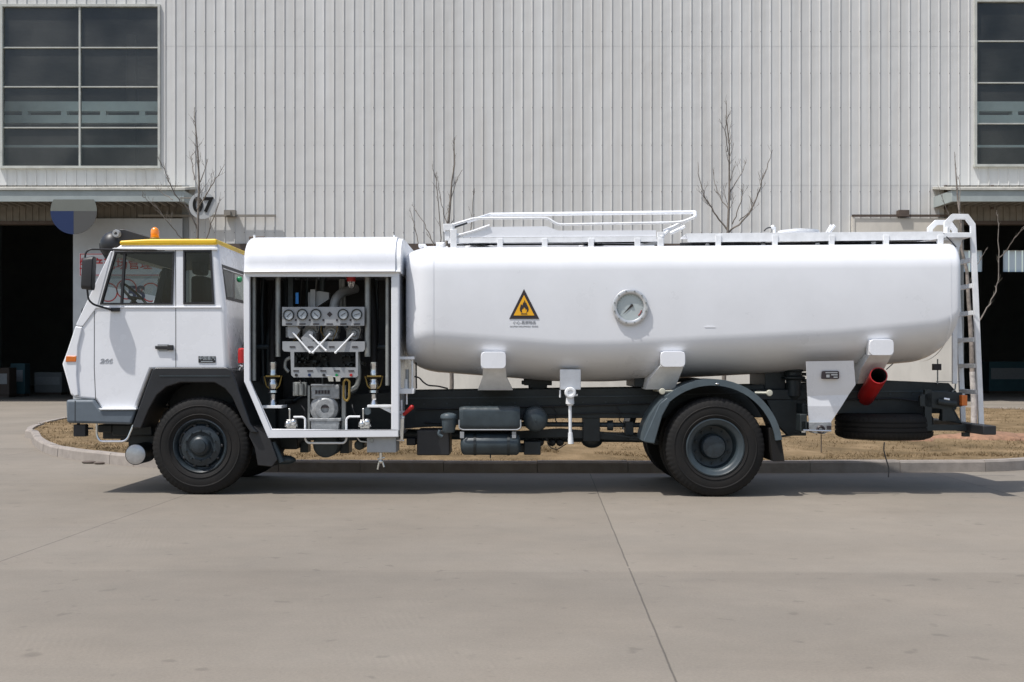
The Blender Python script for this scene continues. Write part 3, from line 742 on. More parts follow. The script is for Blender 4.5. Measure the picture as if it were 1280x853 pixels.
# ---- wheels
def tyre_mod(n_blocks):
    def f(k, i, t, r):
        return t, r
    return f
def make_tyre(name, parent, w=.30, rad=.57):
    # profile across width (t along axis, radius)
    h = w / 2
    pr = [(-h + .035, .300), (-h + .02, .325), (-h + .002, .365), (-h - .004, .42), (-h, .48), (-h + .012, .525), (-h + .024, rad - .022), (-h + .03, rad - .012), (-h + .055, rad - .002)]
    sh_idx = {6, 7, 8}
    for c in (-.055, 0, .055):
        pr += [(c - .008, rad), (c - .007, rad - .012), (c + .007, rad - .012), (c + .008, rad)]
    m2 = [(-t, r) for t, r in pr[:9]][::-1]; pr = pr + m2; n = len(pr)
    def mod(k, i, t, r):
        j = i if i < 9 else n - 1 - i
        if j in (5, 6, 7, 8):
            lug = (k % 4) == 0
            if lug: r -= .009 if j >= 7 else .005; t = t * (.99)
        return t, r
    pr.append(pr[0])
    m = MB(); m.lathe((0, 0, 0), 'y', pr, 240, mod)
    # raised sidewall ring
    for sgn in (-1, 1):
        m.lathe((0, 0, 0), 'y', [(sgn * (h + .002), .475), (sgn * (h + .007), .470), (sgn * (h + .007), .462), (sgn * (h + .003), .457)], 96)
        m.lathe((0, 0, 0), 'y', [(sgn * (h - .002), .375), (sgn * (h + .006), .368), (sgn * (h + .001), .355)], 96)
    return m.build(name, 'rubber', parent, smooth=40)
def nuts(m, r, n, y, rr=.014, l=.03):
    for k in range(n):
        a = 2 * math.pi * (k + .5) / n; c = (r * math.cos(a), y, r * math.sin(a)); m.cyl(c, (c[0], y - l, c[2]), rr, rr * .9, 6)
def front_wheel(loc, side=1):
    w = empty('wheel', loc, T); w.scale = (1, side, 1)
    make_tyre('tyre', w)
    m = MB(); y = -.15
    m.lathe((0, 0, 0), 'y', [(y + .02, .318), (y + .012, .305), (y + .03, .285), (y + .06, .278), (y + .10, .272), (y + .105, .255), (y + .055, .232), (y + .045, .20), (y + .04, .165), (y + .05, .15), (y + .05, .12), (y + .2, .12), (y + .28, .3)], 64)
    part(m, 'rim', 'hubgrey', w)
    m = MB()
    for k in range(10):
        a = 2 * math.pi * k / 10; c = Vector((.242 * math.cos(a), y + .068, .242 * math.sin(a)))
        m.sphere(c, .020, 8, (1, .5, 1))
    part_each(m, 'vent_hole', 'black', w)
    m = MB(); nuts(m, .178, 10, y + .045); m.lathe((0, 0, 0), 'y', [(y + .05, .125), (y - .0, .118), (y - .02, .100), (y - .03, .085), (y - .045, .08), (y - .05, .06), (y - .052, .0)], 32)
    part(m, 'hub', 'hubgrey', w)
    return w
def rear_wheel(loc, side=1):
    w = empty('wheel', loc, T); w.scale = (1, side, 1)
    make_tyre('tyre', w)
    m = MB(); y = -.15
    m.lathe((0, 0, 0), 'y', [(y + .03, .335), (y + .008, .332), (y + .004, .318), (y + .014, .306), (y + .02, .285), (y + .035, .262), (y + .05, .255), (y + .20, .245), (y + .225, .235), (y + .235, .19), (y + .24, .1), (y + .28, .2), (y + .28, .3)], 64)
    part(m, 'rim', 'slate', w)
    m = MB(); nuts(m, .195, 10, y + .225); m.lathe((0, 0, 0), 'y', [(y + .24, .15), (y + .13, .145), (y + .10, .138), (y + .085, .125), (y + .08, .10), (y + .075, .0)], 32); nuts(m, .112, 8, y + .085, .010, .012)
    part(m, 'hub', 'hubgrey', w)
    return w
fw = P(248.5, 560, 0); rwc = P(894.5, 561, 0)
ZW = .565
front_wheel((fw.x, .15 + .03, ZW)); front_wheel((fw.x, FAR - .15 - .03, ZW), -1)
rear_wheel((rwc.x, .16, ZW)); rear_wheel((rwc.x, FAR - .16, ZW), -1)
for v in (.50, FAR - .50):
    w = empty('wheel', (rwc.x, v, ZW), T); make_tyre('tyre', w)
    m = MB(); m.lathe((0, 0, 0), 'y', [(-.13, .32), (-.1, .26), (.1, .26), (.13, .32)], 48); part(m, 'rim', 'slate', w)
m = MB(); m.cyl((fw.x, .25, ZW), (fw.x, FAR - .25, ZW), .07); part(m, 'front_axle', 'chassis')
m = MB(); m.cyl((rwc.x, .3, ZW), (rwc.x, FAR - .3, ZW), .11); m.sphere((rwc.x, 1.25, ZW), .26, 20, (1, 1, 1)); part(m, 'rear_axle', 'chassis')

# ---- cab shell
V0 = .04
cab_poly = [(152, 305), (271, 304), (275, 330), (282, 383), (287, 462), (189, 462), (170, 511.5), (126, 511.5), (119, 500), (93, 498), (87.5, 493), (77, 455), (95, 407), (141.5, 312)]
CF = FAR - .04 * 1
from mathutils.geometry import tessellate_polygon
win_door = [(125.5, 380.5), (144, 315.5), (218, 315), (215.5, 380.5)]
win_q = [(229.8, 313.5), (264, 313.5), (267.6, 380), (229.8, 380)]
zt, zb = P(276, 331.5, V0).z, P(271, 374, .3).z
def holed_panel(mb, outer, holes, to3, thick):
    """flat panel with holes: loops are 2-D; to3(a,b,k) maps them to 3-D at front (k=0) or back (k=1)"""
    loops = [outer] + holes
    tri = tessellate_polygon([[Vector((a, b, 0)) for a, b in lp_] for lp_ in loops])
    flat = [q for lp_ in loops for q in lp_]; n = len(flat)
    vs = [to3(a, b, 0) for a, b in flat] + [to3(a, b, 1) for a, b in flat]
    fs = [tuple(t) for t in tri] + [tuple(n + i for i in reversed(t)) for t in tri]
    o = 0
    for lp_ in loops:
        k = len(lp_)
        for i in range(k): fs.append((o + i, o + (i + 1) % k, n + o + (i + 1) % k, n + o + i))
        o += k
    mb.add(vs, fs)
def xz(poly): return [(P(x, y, V0).x, P(x, y, V0).z) for x, y in poly]
def clean_flat(o):
    bm = bmesh.new(); bm.from_mesh(o.data); bmesh.ops.remove_doubles(bm, verts=bm.verts, dist=1e-5); bmesh.ops.recalc_face_normals(bm, faces=bm.faces)
    bmesh.ops.dissolve_limit(bm, angle_limit=R(.5), verts=bm.verts, edges=bm.edges, delimit=set()); bm.to_mesh(o.data); bm.free()
def cab_side(va, vb, name, parent):
    m = MB(); holed_panel(m, xz(cab_poly), [xz(win_door), xz(win_q)], lambda a, b, k: (a, vb if k else va, b), .05)
    o = part(m, name, 'white', parent, smooth=30); me = o.data; pz_ = xz(cab_poly); n = len(pz_)
    at = me.attributes.new('bevel_weight_edge', 'FLOAT', 'EDGE')
    def which(v):
        if abs(v.co.y - va) > 1e-4: return None
        for i, (a, b) in enumerate(pz_):
            if abs(v.co.x - a) < 1e-4 and abs(v.co.z - b) < 1e-4: return i
    ids = [which(v) for v in me.vertices]
    for e in me.edges:
        i, j = (ids[q] for q in e.vertices)
        if i is None or j is None: continue
        k = i if (i + 1) % n == j else (j if (j + 1) % n == i else None)
        if k is None: continue
        at.data[e.index].value = 1.0 if k in (0, 1, 2, 3) else .45
    b = o.modifiers.new('bevel', 'BEVEL'); b.width = .065; b.segments = 5; b.limit_method = 'WEIGHT'
    w = o.modifiers.new('normals', 'WEIGHTED_NORMAL'); w.keep_sharp = True
    return o
cab = cab_side(V0, V0 + .09, 'cab_body', T)
cab_far = cab_side(CF, CF - .09, 'far_side_panel', cab)
pz = xz(cab_poly); vi0, vi1 = V0 + .055, CF - .055
def strip(i, name, hole=None, closed_=True):
    """panel along outline edge i..i+1 spanning the cab width"""
    (x0, z0), (x1, z1) = pz[i], pz[(i + 1) % len(pz)]
    L_ = math.hypot(x1 - x0, z1 - z0); tx, tz_ = (x1 - x0) / L_, (z1 - z0) / L_; cx_, cz_ = sum(p[0] for p in pz) / len(pz), sum(p[1] for p in pz) / len(pz)
    nx, nz = -tz_, tx
    if nx * (cx_ - x0) + nz * (cz_ - z0) < 0: nx, nz = -nx, -nz
    m = MB(); holed_panel(m, [(0, vi0), (L_, vi0), (L_, vi1), (0, vi1)], hole(L_) if hole else [], lambda a, b, k: (x0 + tx * a + nx * (.003 + .035 * k), b, z0 + tz_ * a + nz * (.003 + .035 * k)), .035)
    return part(m, name, 'white', cab, smooth=0)
names = {0: 'roof_panel', 1: 'rear_panel', 2: 'rear_panel', 3: 'rear_panel', 4: 'floor_panel', 5: 'floor_panel', 6: 'floor_panel', 7: 'floor_panel', 8: 'floor_panel', 9: 'front_panel', 10: 'front_panel', 11: 'front_panel', 12: 'windscreen_surround', 13: 'roof_panel'}
for i in range(len(pz)):
    if i == 12: strip(i, names[i], lambda L_: [[(L_ * .26, .2), (L_ * .93, .2), (L_ * .93, FAR - .2), (L_ * .26, FAR - .2)]])
    elif i == 2:
        (x0, z0), (x1, z1) = pz[2], pz[3]
        def hl(L_): return [[((z0 - (zt - .03)) / (z0 - z1) * L_ if (z0 - zt + .03) > 0 else .02, .15), ((z0 - zb) / (z0 - z1) * L_, .14), ((z0 - zb) / (z0 - z1) * L_, FAR - .14), ((z0 - (zt - .03)) / (z0 - z1) * L_ if (z0 - zt + .03) > 0 else .02, FAR - .15)]]
        strip(i, names[i], hl)
    else: strip(i, names[i])
a, b = P(119, 356, V0), P(139, 318, V0)
# rubber gaskets + glass
def ring_prism(poly, w, v0, v1, mb):
    q = [Vector((P(x, y, V0).x, P(x, y, V0).z)) for x, y in poly]; n = len(q); c = sum(q, Vector((0, 0))) / n
    def off(d):
        out = []
        for i in range(n):
            a_, b_, c_ = q[i - 1], q[i], q[(i + 1) % n]
            e1 = (b_ - a_).normalized(); e2 = (c_ - b_).normalized(); n1 = Vector((-e1.y, e1.x)); n2 = Vector((-e2.y, e2.x))
            if n1.dot(c - b_) < 0: n1 = -n1
            if n2.dot(c - b_) < 0: n2 = -n2
            k = (n1 + n2); k = k / max(.3, (1 + n1.dot(n2))); out.append(b_ + k * d)
        return out
    o1, i1 = off(-w * .3), off(w)
    vs = [(a.x, v0, a.y) for a in o1] + [(a.x, v0, a.y) for a in i1] + [(a.x, v1, a.y) for a in o1] + [(a.x, v1, a.y) for a in i1]
    fs = []
    for i in range(n):
        j = (i + 1) % n
        fs += [(i, j, n + j, n + i), (2 * n + i, 3 * n + i, 3 * n + j, 2 * n + j), (i, 2 * n + i, 2 * n + j, j), (n + i, n + j, 3 * n + j, 3 * n + i)]
    mb.add(vs, fs); return mb
def pane_prism(poly, v, mb): mb.add([(P(x, y, V0).x, v, P(x, y, V0).z) for x, y in poly], [tuple(range(len(poly)))])
for s_, (v0, v1, vg) in enumerate(((V0 - .012, V0 + .03, V0 + .015), (CF - .03, CF + .012, CF - .015))):
    m = MB(); ring_prism(win_door, .015, v0, v1, m)
    m.prism([(P(a, b, V0).x, P(a, b, V0).z) for a, b in ((154.3, 316), (157.2, 316), (153.2, 380), (150.4, 380))], v0 + .004, v1)
    w_ = part(m, 'door_window', 'black', cab, smooth=0)
    m = MB(); ring_prism(win_q, .017, v0, v1, m); w2 = part(m, 'quarter_window', 'black', cab, smooth=0)
    m = MB(); pane_prism(win_door, vg, m); part(m, 'window_glass', 'glass', cab, smooth=0)
    m = MB(); pane_prism(win_q, vg, m); part(m, 'window_glass', 'glass', cab, smooth=0)
# rear window gasket and glass
m = MB(); us = P(278, 350, V0).x + .0
def rearx(z):  # rear face slants with height
    a_, b_ = P(271, 305, V0), P(287, 462, V0); c_ = P(282, 383, V0)
    if z > c_.z: return c_.x + (a_.x - c_.x) * (z - c_.z) / (a_.z - c_.z)
    return c_.x + (b_.x - c_.x) * (c_.z - z) / (c_.z - b_.z)
rr = [(.13, zb), (.14, zt), (FAR - .14, zt), (FAR - .13, zb)]
outer = [(rearx(z) + .008, v + (-.015 if v < 1 else .015), z + (.015 if z == zt else -.015)) for v, z in rr]
innr_ = [(rearx(z) + .008, v + (.02 if v < 1 else -.02), z - (.02 if z == zt else -.02)) for v, z in rr]
vs = outer + innr_ + [(x - .05, v, z) for x, v, z in outer] + [(x - .05, v, z) for x, v, z in innr_]
fs = []
for i in range(4):
    j = (i + 1) % 4; fs += [(i, j, 4 + j, 4 + i), (8 + i, 12 + i, 12 + j, 8 + j), (i, 8 + i, 8 + j, j), (4 + i, 4 + j, 12 + j, 12 + i)]
m.add(vs, fs); part(m, 'rear_window', 'black', cab, smooth=0)
m = MB(); m.add([(rearx(z) - .02, v, z) for v, z in rr], [(0, 1, 2, 3)]); part(m, 'window_glass', 'glass2', cab, smooth=0)
m = MB(); m.add([(a.x + .02, .18, a.z), (b.x + .02, .18, b.z), (b.x + .02, FAR - .18, b.z), (a.x + .02, FAR - .18, a.z)], [(0, 1, 2, 3)]); part(m, 'windscreen_glass', 'glass2', cab, smooth=0)
# bright inner door window frame
m = MB(); vv = V0 - .006
m.prism([(P(x, y, V0).x, P(x, y, V0).z) for x, y in ((122.0, 381.5), (141.8, 312.6), (144, 312.6), (125, 381.5))], vv, V0 + .01)
part(m, 'pillar_trim', 'white2', cab, smooth=0)
# door seams: thin dark grooves
m = MB()
def seam(pts, w=.0075):
    for i in range(len(pts) - 1):
        a_, b_ = P(*pts[i], V0), P(*pts[i + 1], V0); d = (b_ - a_).normalized(); n1 = Vector((-d.z, 0, d.x)) * w / 2
        m.add([(q.x, V0 - .0015, q.z) for q in (a_ - n1, b_ - n1, b_ + n1, a_ + n1)], [(0, 1, 2, 3)])
seam([(118, 383), (117.8, 460), (119.5, 499)]); seam([(219.6, 312), (219.8, 461)]); seam([(96.5, 408), (103.5, 408.5), (97.5, 432), (96, 470), (98.5, 495)], .006)
seam([(118, 383.3), (137, 312)], .004)
part(m, 'door_seam', 'inner', cab, smooth=0)
m = MB(); m.ppoly([(119, 383), (276, 383), (276.5, 385.3), (119, 385.3)], V0 - .012, V0 + .01); part(m, 'belt_moulding', 'white', cab, bevel=.004)
# crease below (lower body tucks)
m = MB(); m.ppoly([(94, 408), (103, 409), (97.5, 432), (95.8, 468), (98, 494), (93, 496), (88, 491), (78.5, 455)], V0 - .022, V0 + .02); part(m, 'corner_panel', 'white', cab, bevel=.012, segs=3)
m = MB(); m.ppoly([(94.6, 406.5), (103.5, 408), (122, 383), (140.5, 314), (138, 314)], V0 - .012, V0 + .02); part(m, 'front_pillar', 'white', cab, bevel=.008)
# roof cap yellow, gutter
m = MB(); a_, b_ = P(151, 306, V0 + .04), P(270.5, 299.5, V0 + .04)
z0_, z1_ = P(200, 306.6, V0 + .04).z, P(230, 299.3, V0 + .04).z
m.prism([(a_.x, z0_), (b_.x + .022, z0_), (b_.x + .012, z1_), (P(185, 300, .05).x, z1_), (a_.x + .0, P(151, 301.2, .05).z)], V0 - .009, CF + .009)
part(m, 'roof_cap', 'yellow', cab, bevel=.02, segs=3)
m = MB(); m.ppoly([(140, 311), (143, 310), (272, 309.8), (272, 312.6), (141, 313.2)], V0 - .022, V0 + .01); part(m, 'rain_gutter', 'white2', cab, bevel=.004)
# handle
m = MB(); m.ppoly([(193.5, 432.5), (215, 432.5), (215.5, 437), (194, 436.5)], V0 - .03, V0 - .008); m.pbox(209, 431.5, 216, 438, V0 - .034, V0 - .001); part(m, 'door_handle', 'black', cab, bevel=.004)
m = MB(); m.ppoly([(197, 430.5), (211, 430.5), (211, 438.5), (208, 439.5), (199, 439.5), (197, 437)], V0 - .004, V0 + .004); part(m, 'handle_recess', 'steel', cab)
# side marker, plate, numerals
m = MB(); m.ppoly([(82.5, 445.2), (95.2, 445.2), (94.8, 452.4), (81.8, 452.4)], V0 - .034, V0 - .01); part(m, 'side_marker', 'orange', cab, bevel=.004)
m = MB(); m.pbox(248, 445.5, 269.3, 453.5, V0 - .008, V0 - .001); pl = part(m, 'badge_plate', 'black', cab, bevel=.001)
q = P(258.7, 448.4, V0 - .008); text_obj('badge_lettering', '中国重汽', .048, 'dial', cab, (q.x, q.y - .002, q.z), .001)
q = P(132.5, 451.7, V0); text_obj('model_number', '266', .072, 'grey_text', cab, (q.x, q.y - .002, q.z), .002, shear=.25, offset=.002, sx=1.35)
m = MB(); q = P(258.7, 452, V0 - .008); m.box(q.x - .07, q.x + .07, q.y - .003, q.y - .001, q.z - .004, q.z + .003); part(m, 'badge_line', 'dial', cab, smooth=0)
# interior: seats, wheel, dash, floor
m = MB(); m.pbox(100, 384, 150, 420, .12, FAR - .12); part(m, 'dashboard', 'black', cab, bevel=.04)
def seat(v, us):
    d = P(us, 0, 0).x - P(200, 0, 0).x
    def off(pts): return [(P(x, y, .5).x + d, P(x, y, .5).z) for x, y in pts]
    e = MB(); e.prism(off([(193, 382), (205, 334), (213, 337), (203, 384)]), v, v + .46); e.prism(off([(158, 400), (162, 386), (200, 384), (204, 400)]), v, v + .5)
    part(e, 'seat', 'seat', cab, bevel=.03, segs=3)
seat(.45, 199); 
m = MB(); m.pbox(238, 345, 257, 384, 1.1, 1.6); m.pbox(239, 324, 254, 343, 1.2, 1.5); m.pbox(232, 384, 270, 402, .2, 2.2); part(m, 'rear_seat', 'seat', cab, bevel=.04, segs=3)
m = MB(); c_ = P(168, 372, .7); ax = Vector((.72, 0, .69)).normalized()
pts = []
for k in range(25):
    a = 2 * math.pi * k / 24; pts.append(Vector((c_.x, .75, c_.z)) + Vector((-.69, 0, .72)) * .24 * math.cos(a) + Vector((0, 1, 0)) * .24 * math.sin(a))
m.tube(pts, .016, 8); m.cyl(Vector((c_.x, .75, c_.z)), Vector((c_.x - .25, .75, c_.z - .35)), .025); m.tube([pts[6], pts[18]], .012, 6); part(m, 'steering_wheel', 'black', cab)
# sun visor, interior roof lining
m = MB(); m.pbox(150, 315, 262, 318, .1, FAR - .1); part(m, 'roof_lining', 'inner', cab)
# beacon
bc = P(192, 299, .45); m = MB(); m.lathe((bc.x, .5, bc.z), 'z', [(-.02, .0001), (-.02, .062), (.012, .062), (.02, .052), (.02, .0001)], 24); base = part(m, 'beacon', 'brass')
m = MB(); m.lathe((bc.x, .5, bc.z), 'z', [(.02, .05), (.04, .054), (.045, .047), (.06, .051), (.105, .049), (.13, .038), (.145, .02), (.15, .0001)], 24); part(m, 'beacon_dome', 'amber', base)
# snorkel / air intake behind cab front corner
m = MB(); q0 = P(138, 306, .9); 
m.sphere((q0.x, 1.0, q0.z + .0), .175, 20, (.92, .9, 1.0)); m.ppoly([(123.5, 304), (150, 298), (141, 321), (132, 325), (124, 312)], .93, 1.12); 
hood = part(m, 'air_intake', 'fender', bevel=.01)
m = MB(); m.ppoly([(148.5, 287), (155, 286.3), (191, 297.5), (191, 302), (147, 303)], .9, 1.05); part(m, 'intake_flap', 'black', hood, bevel=.01)
m = MB(); m.lathe((P(144.5, 292, .8).x, .8, P(144.5, 292, .8).z), 'y', [(.05, .0001), (0, .02), (0, .042), (.02, .05), (.06, .05)], 20); part(m, 'clamp', 'steel', hood)
# mirror
mv = -.17
m = MB(); m.ptube([(106, 324), (107, 316), (112, 311.8), (150, 312.4), (206, 312.8)], [mv, mv, mv, -.03, V0], .011); m.ptube([(109, 362), (110.5, 375), (117, 381), (141, 388)], [mv, mv, mv + .05, V0 - .02], .012)
m.pbox(138.5, 385, 149, 389.5, V0 - .03, V0); arm = part(m, 'mirror_arm', 'black')
def rrect(cx, cz, w, h, r, n=5):
    pts = []
    for (sx, sz, a0) in ((1, 1, 0), (-1, 1, 90), (-1, -1, 180), (1, -1, 270)):
        for k in range(n + 1):
            a = R(a0 + 90 * k / n); pts.append((cx + sx * (w / 2 - r) + r * math.cos(a), cz + sz * (h / 2 - r) + r * math.sin(a)))
    return pts
m = MB(); a_, b_ = P(104, 321, mv), P(117, 363, mv); cx_, cz_ = (a_.x + b_.x) / 2, (a_.z + b_.z) / 2
rings = []
for k, (uu, s1) in enumerate(((a_.x - .0, .75), (a_.x + .03, .95), (a_.x + .09, 1.0), (b_.x, 1.0))):
    rings.append([(uu + (z * .05), mv - .0 + y_, cz_ + z) for y_, z in rrect(0, 0, .14 * s1, (a_.z - b_.z) * (.94 if s1 < 1 else 1), .05)])
m.loft(rings); part(m, 'mirror_housing', 'black', arm)
m = MB(); m.loft([[(b_.x + .002 + z * .05, mv + y_ * 1.0, cz_ + z) for y_, z in rrect(0, 0, .12, (a_.z - b_.z) * .92, .04)], [(b_.x + .004 + z * .05, mv + y_, cz_ + z) for y_, z in rrect(0, 0, .12, (a_.z - b_.z) * .92, .04)]]); part(m, 'mirror_glass', 'fender', arm)
# far mirror
c2 = copy_tree(arm, T); c2.scale = (1, -1, 1); c2.location = (0, FAR, 0)
# bumper
m = MB(); m.ppoly([(82, 500), (117, 499.8), (125.5, 511.5), (170, 511.8), (164, 531), (83, 529)], .0, CF + .02); bp_ = part(m, 'front_bumper', 'bumper', bevel=.03, segs=3)
m = MB(); 
a_, b_ = P(93.8, 500, -.001), P(93.8, 529, -.001); m.box(a_.x - .004, a_.x + .004, -.0025, .02, b_.z + .01, a_.z - .01); part(m, 'bumper_seam', 'inner', bp_, smooth=0)
m = MB(); m.ppoly([(123, 510.6), (170, 510.6), (170, 512.6), (125, 512.8)], -.02, .1); part(m, 'step_edge', 'white2', bp_, bevel=.003)
m = MB(); m.pbox(91.5, 531, 106.5, 546, .05, .16); m.pbox(96, 527, 99, 532, .09, .12); fl_ = part(m, 'fog_lamp', 'black', bevel=.008)
m = MB(); m.ptube([(108, 530), (108, 536), (116, 536)], .2, .012); m.ptube([(121, 530), (121, 545), (125, 552), (155, 552), (160, 548), (167, 531)], .06, .014); part(m, 'step_bar', 'chrome')
m = MB()
for (x0, y0, x1, y1, v0, v1) in ((122, 531, 140, 541, .5, .9), (128, 536, 165, 549, .6, 1.0), (140, 531, 190, 545, .5, .9), (160, 540, 200, 560, .6, 1.1), (150, 545, 163, 553, .7, .9)): m.pbox(x0, y0, x1, y1, v0, v1)
part(m, 'steering_gear', 'chassis', bevel=.015)
q = P(168.5, 568.5, .18); m = MB(); m.lathe((q.x, .18, q.z), 'y', [(0, .0001), (.004, .07), (.014, .105), (.022, .118)], 32); at_ = part(m, 'air_reservoir', 'ring')
m = MB(); m.lathe((q.x, .18, q.z), 'y', [(.018, .121), (.03, .125), (.04, .122), (.42, .122), (.45, .08), (.46, .0001)], 32); part(m, 'reservoir_drum', 'chassis', at_)
# front wheel arch
m = MB()
arch_o = [(166, 536), (190.5, 463), (193, 460.5), (284, 460), (291, 463), (311, 528), (319, 538), (321, 575), (335, 581), (334, 560), (331, 540)]
outer = [(164.5, 535), (190.5, 462.5), (195, 459.5), (283, 459.5), (290, 463), (313, 530), (322, 541), (336, 548), (347, 577), (338, 583), (322, 578), (318, 545)]
inner2 = [(313, 541), (304, 528), (290, 497), (281, 486), (268, 478.5), (225, 478.5), (208, 484), (196, 494), (186, 512), (176, 536)]
poly = outer[:7] + inner2
m.ppoly(poly, -.01, .62); arch = part(m, 'wheel_arch', 'fender', bevel=.012)
m = MB(); m.ppoly([(199, 469.5), (287, 469.5), (287, 470.8), (199, 470.8)], -.016, -.006); part(m, 'arch_crease', 'slate', arch, smooth=0)
m = MB(); m.ppoly([(313, 530), (337, 546), (347, 575), (340, 584), (322, 582), (318, 560), (311, 545)], .05, .5); part(m, 'mud_flap', 'black', bevel=.01)
m = MB(); m.cyl(P(341, 553, .12), P(352, 578, .12), .035, .04); m.sphere(P(356, 575, .3), .09, 12, (1.5, 1, .6)); part(m, 'exhaust_pipe', 'slate')
c2 = copy_tree(arch, T); c2.scale = (1, -1, 1); c2.location = (0, FAR, 0)

# ---- pump cabinet
zr = P(400, 297, .35).z
m = MB()
fo = [(305.2, 338), (498, 338), (498, 546.5), (335.5, 546.5), (303.8, 478)]
# frame made of bars (front face v 0..0.06)
m.ppoly([(305.2, 338), (498, 338), (498, 346), (305.2, 346)], 0, .06)
m.ppoly([(305.2, 346), (312, 346), (312.2, 476), (305.0, 478)], 0, .06)
m.ppoly([(489, 346), (498, 346), (498, 537.5), (489, 537.5)], 0, .06)
m.ppoly([(305.0, 478), (312.2, 476), (338.5, 537.5), (335.5, 546.6)], 0, .06)
m.ppoly([(338.5, 537.5), (498, 537.5), (498, 546.6), (335.5, 546.6)], 0, .06)
cabn = part(m, 'pump_cabinet', 'white', bevel=.008)
a_, b_ = P(305.2, 338, 0), P(498, 546.6, 0); zs = P(305, 478, 0).z; xs_ = P(335.5, 546.6, 0).x
m = MB(); m.box(b_.x - .022, b_.x - .002, .061, FAR, b_.z, a_.z - .002); part(m, 'cabinet_end_wall', 'white', cabn, smooth=0)
m = MB(); m.box(a_.x + .002, a_.x + .022, .061, FAR, zs, a_.z - .002); part(m, 'cabinet_front_wall', 'white', cabn, smooth=0)
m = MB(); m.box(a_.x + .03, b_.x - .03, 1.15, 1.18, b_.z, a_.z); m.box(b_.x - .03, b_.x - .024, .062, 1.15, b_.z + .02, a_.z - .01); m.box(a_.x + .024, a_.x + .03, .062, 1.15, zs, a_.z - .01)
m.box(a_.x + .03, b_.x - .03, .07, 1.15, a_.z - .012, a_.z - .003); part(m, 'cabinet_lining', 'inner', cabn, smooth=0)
m = MB(); m.box(a_.x + .03, b_.x - .002, FAR - .02, FAR, b_.z, a_.z); part(m, 'cabinet_far_wall', 'white', cabn, smooth=0)
m = MB(); m.box(xs_ + .05, b_.x - .025, .061, 1.14, b_.z + .005, b_.z + .05); part(m, 'cabinet_floor', 'cast', cabn, smooth=0)
# curved roof
u0, u1 = P(304.5, 338, -.03).x, P(494, 338, -.03).x
z_lip = P(400, 341, -.03).z; z_t = P(400, 297, .35).z + .0
prof = [(-.035, z_lip), (-.05, z_lip + .012), (-.035, z_lip + .035), (-.03, z_lip + .12)]
cyv = .35; 
for k in range(1, 11):
    a = math.pi * .5 * k / 10; prof.append((cyv - (cyv + .03) * math.cos(a), z_lip + .12 + (z_t - z_lip - .12) * math.sin(a)))
prof += [(FAR - p_[0], p_[1]) for p_ in prof[::-1]]
prof += [(FAR + .0, z_lip), (0.0, z_lip)]
m = MB(); rings = []
for u, s_ in ((u0, .93), (u0 + .02, .975), (u0 + .06, .995), (u0 + .1, 1), (u1 - .02, 1), (u1, .995)):
    rings.append([(u, v if s_ == 1 else (v - FAR / 2) * (s_ * .3 + .7) + FAR / 2, z_lip + (z - z_lip) * s_) for v, z in prof])
m.loft(rings); part(m, 'cabinet_roof', 'white', cabn, smooth=40)
# rear lip flange of the roof (translucent white rim)
m = MB(); rings = []
for u, s_ in ((u1 + .001, .96), (u1 + .06, .95)):
    rings.append([(u, (v - FAR / 2) * .985 + FAR / 2, z_lip + (z - z_lip) * s_) for v, z in prof])
m.loft(rings); part(m, 'roof_flange', 'white2', cabn, smooth=40)
m = MB(); m.pbox(311, 295.5, 331, 300, .9, 1.2); part(m, 'roof_vent', 'brown', bevel=.01)
m = MB()
for px in (318, 493): m.cyl(P(px, 298, .3), P(px, 294, .3), .012)
part_each(m, 'lifting_eye', 'white2', cabn)
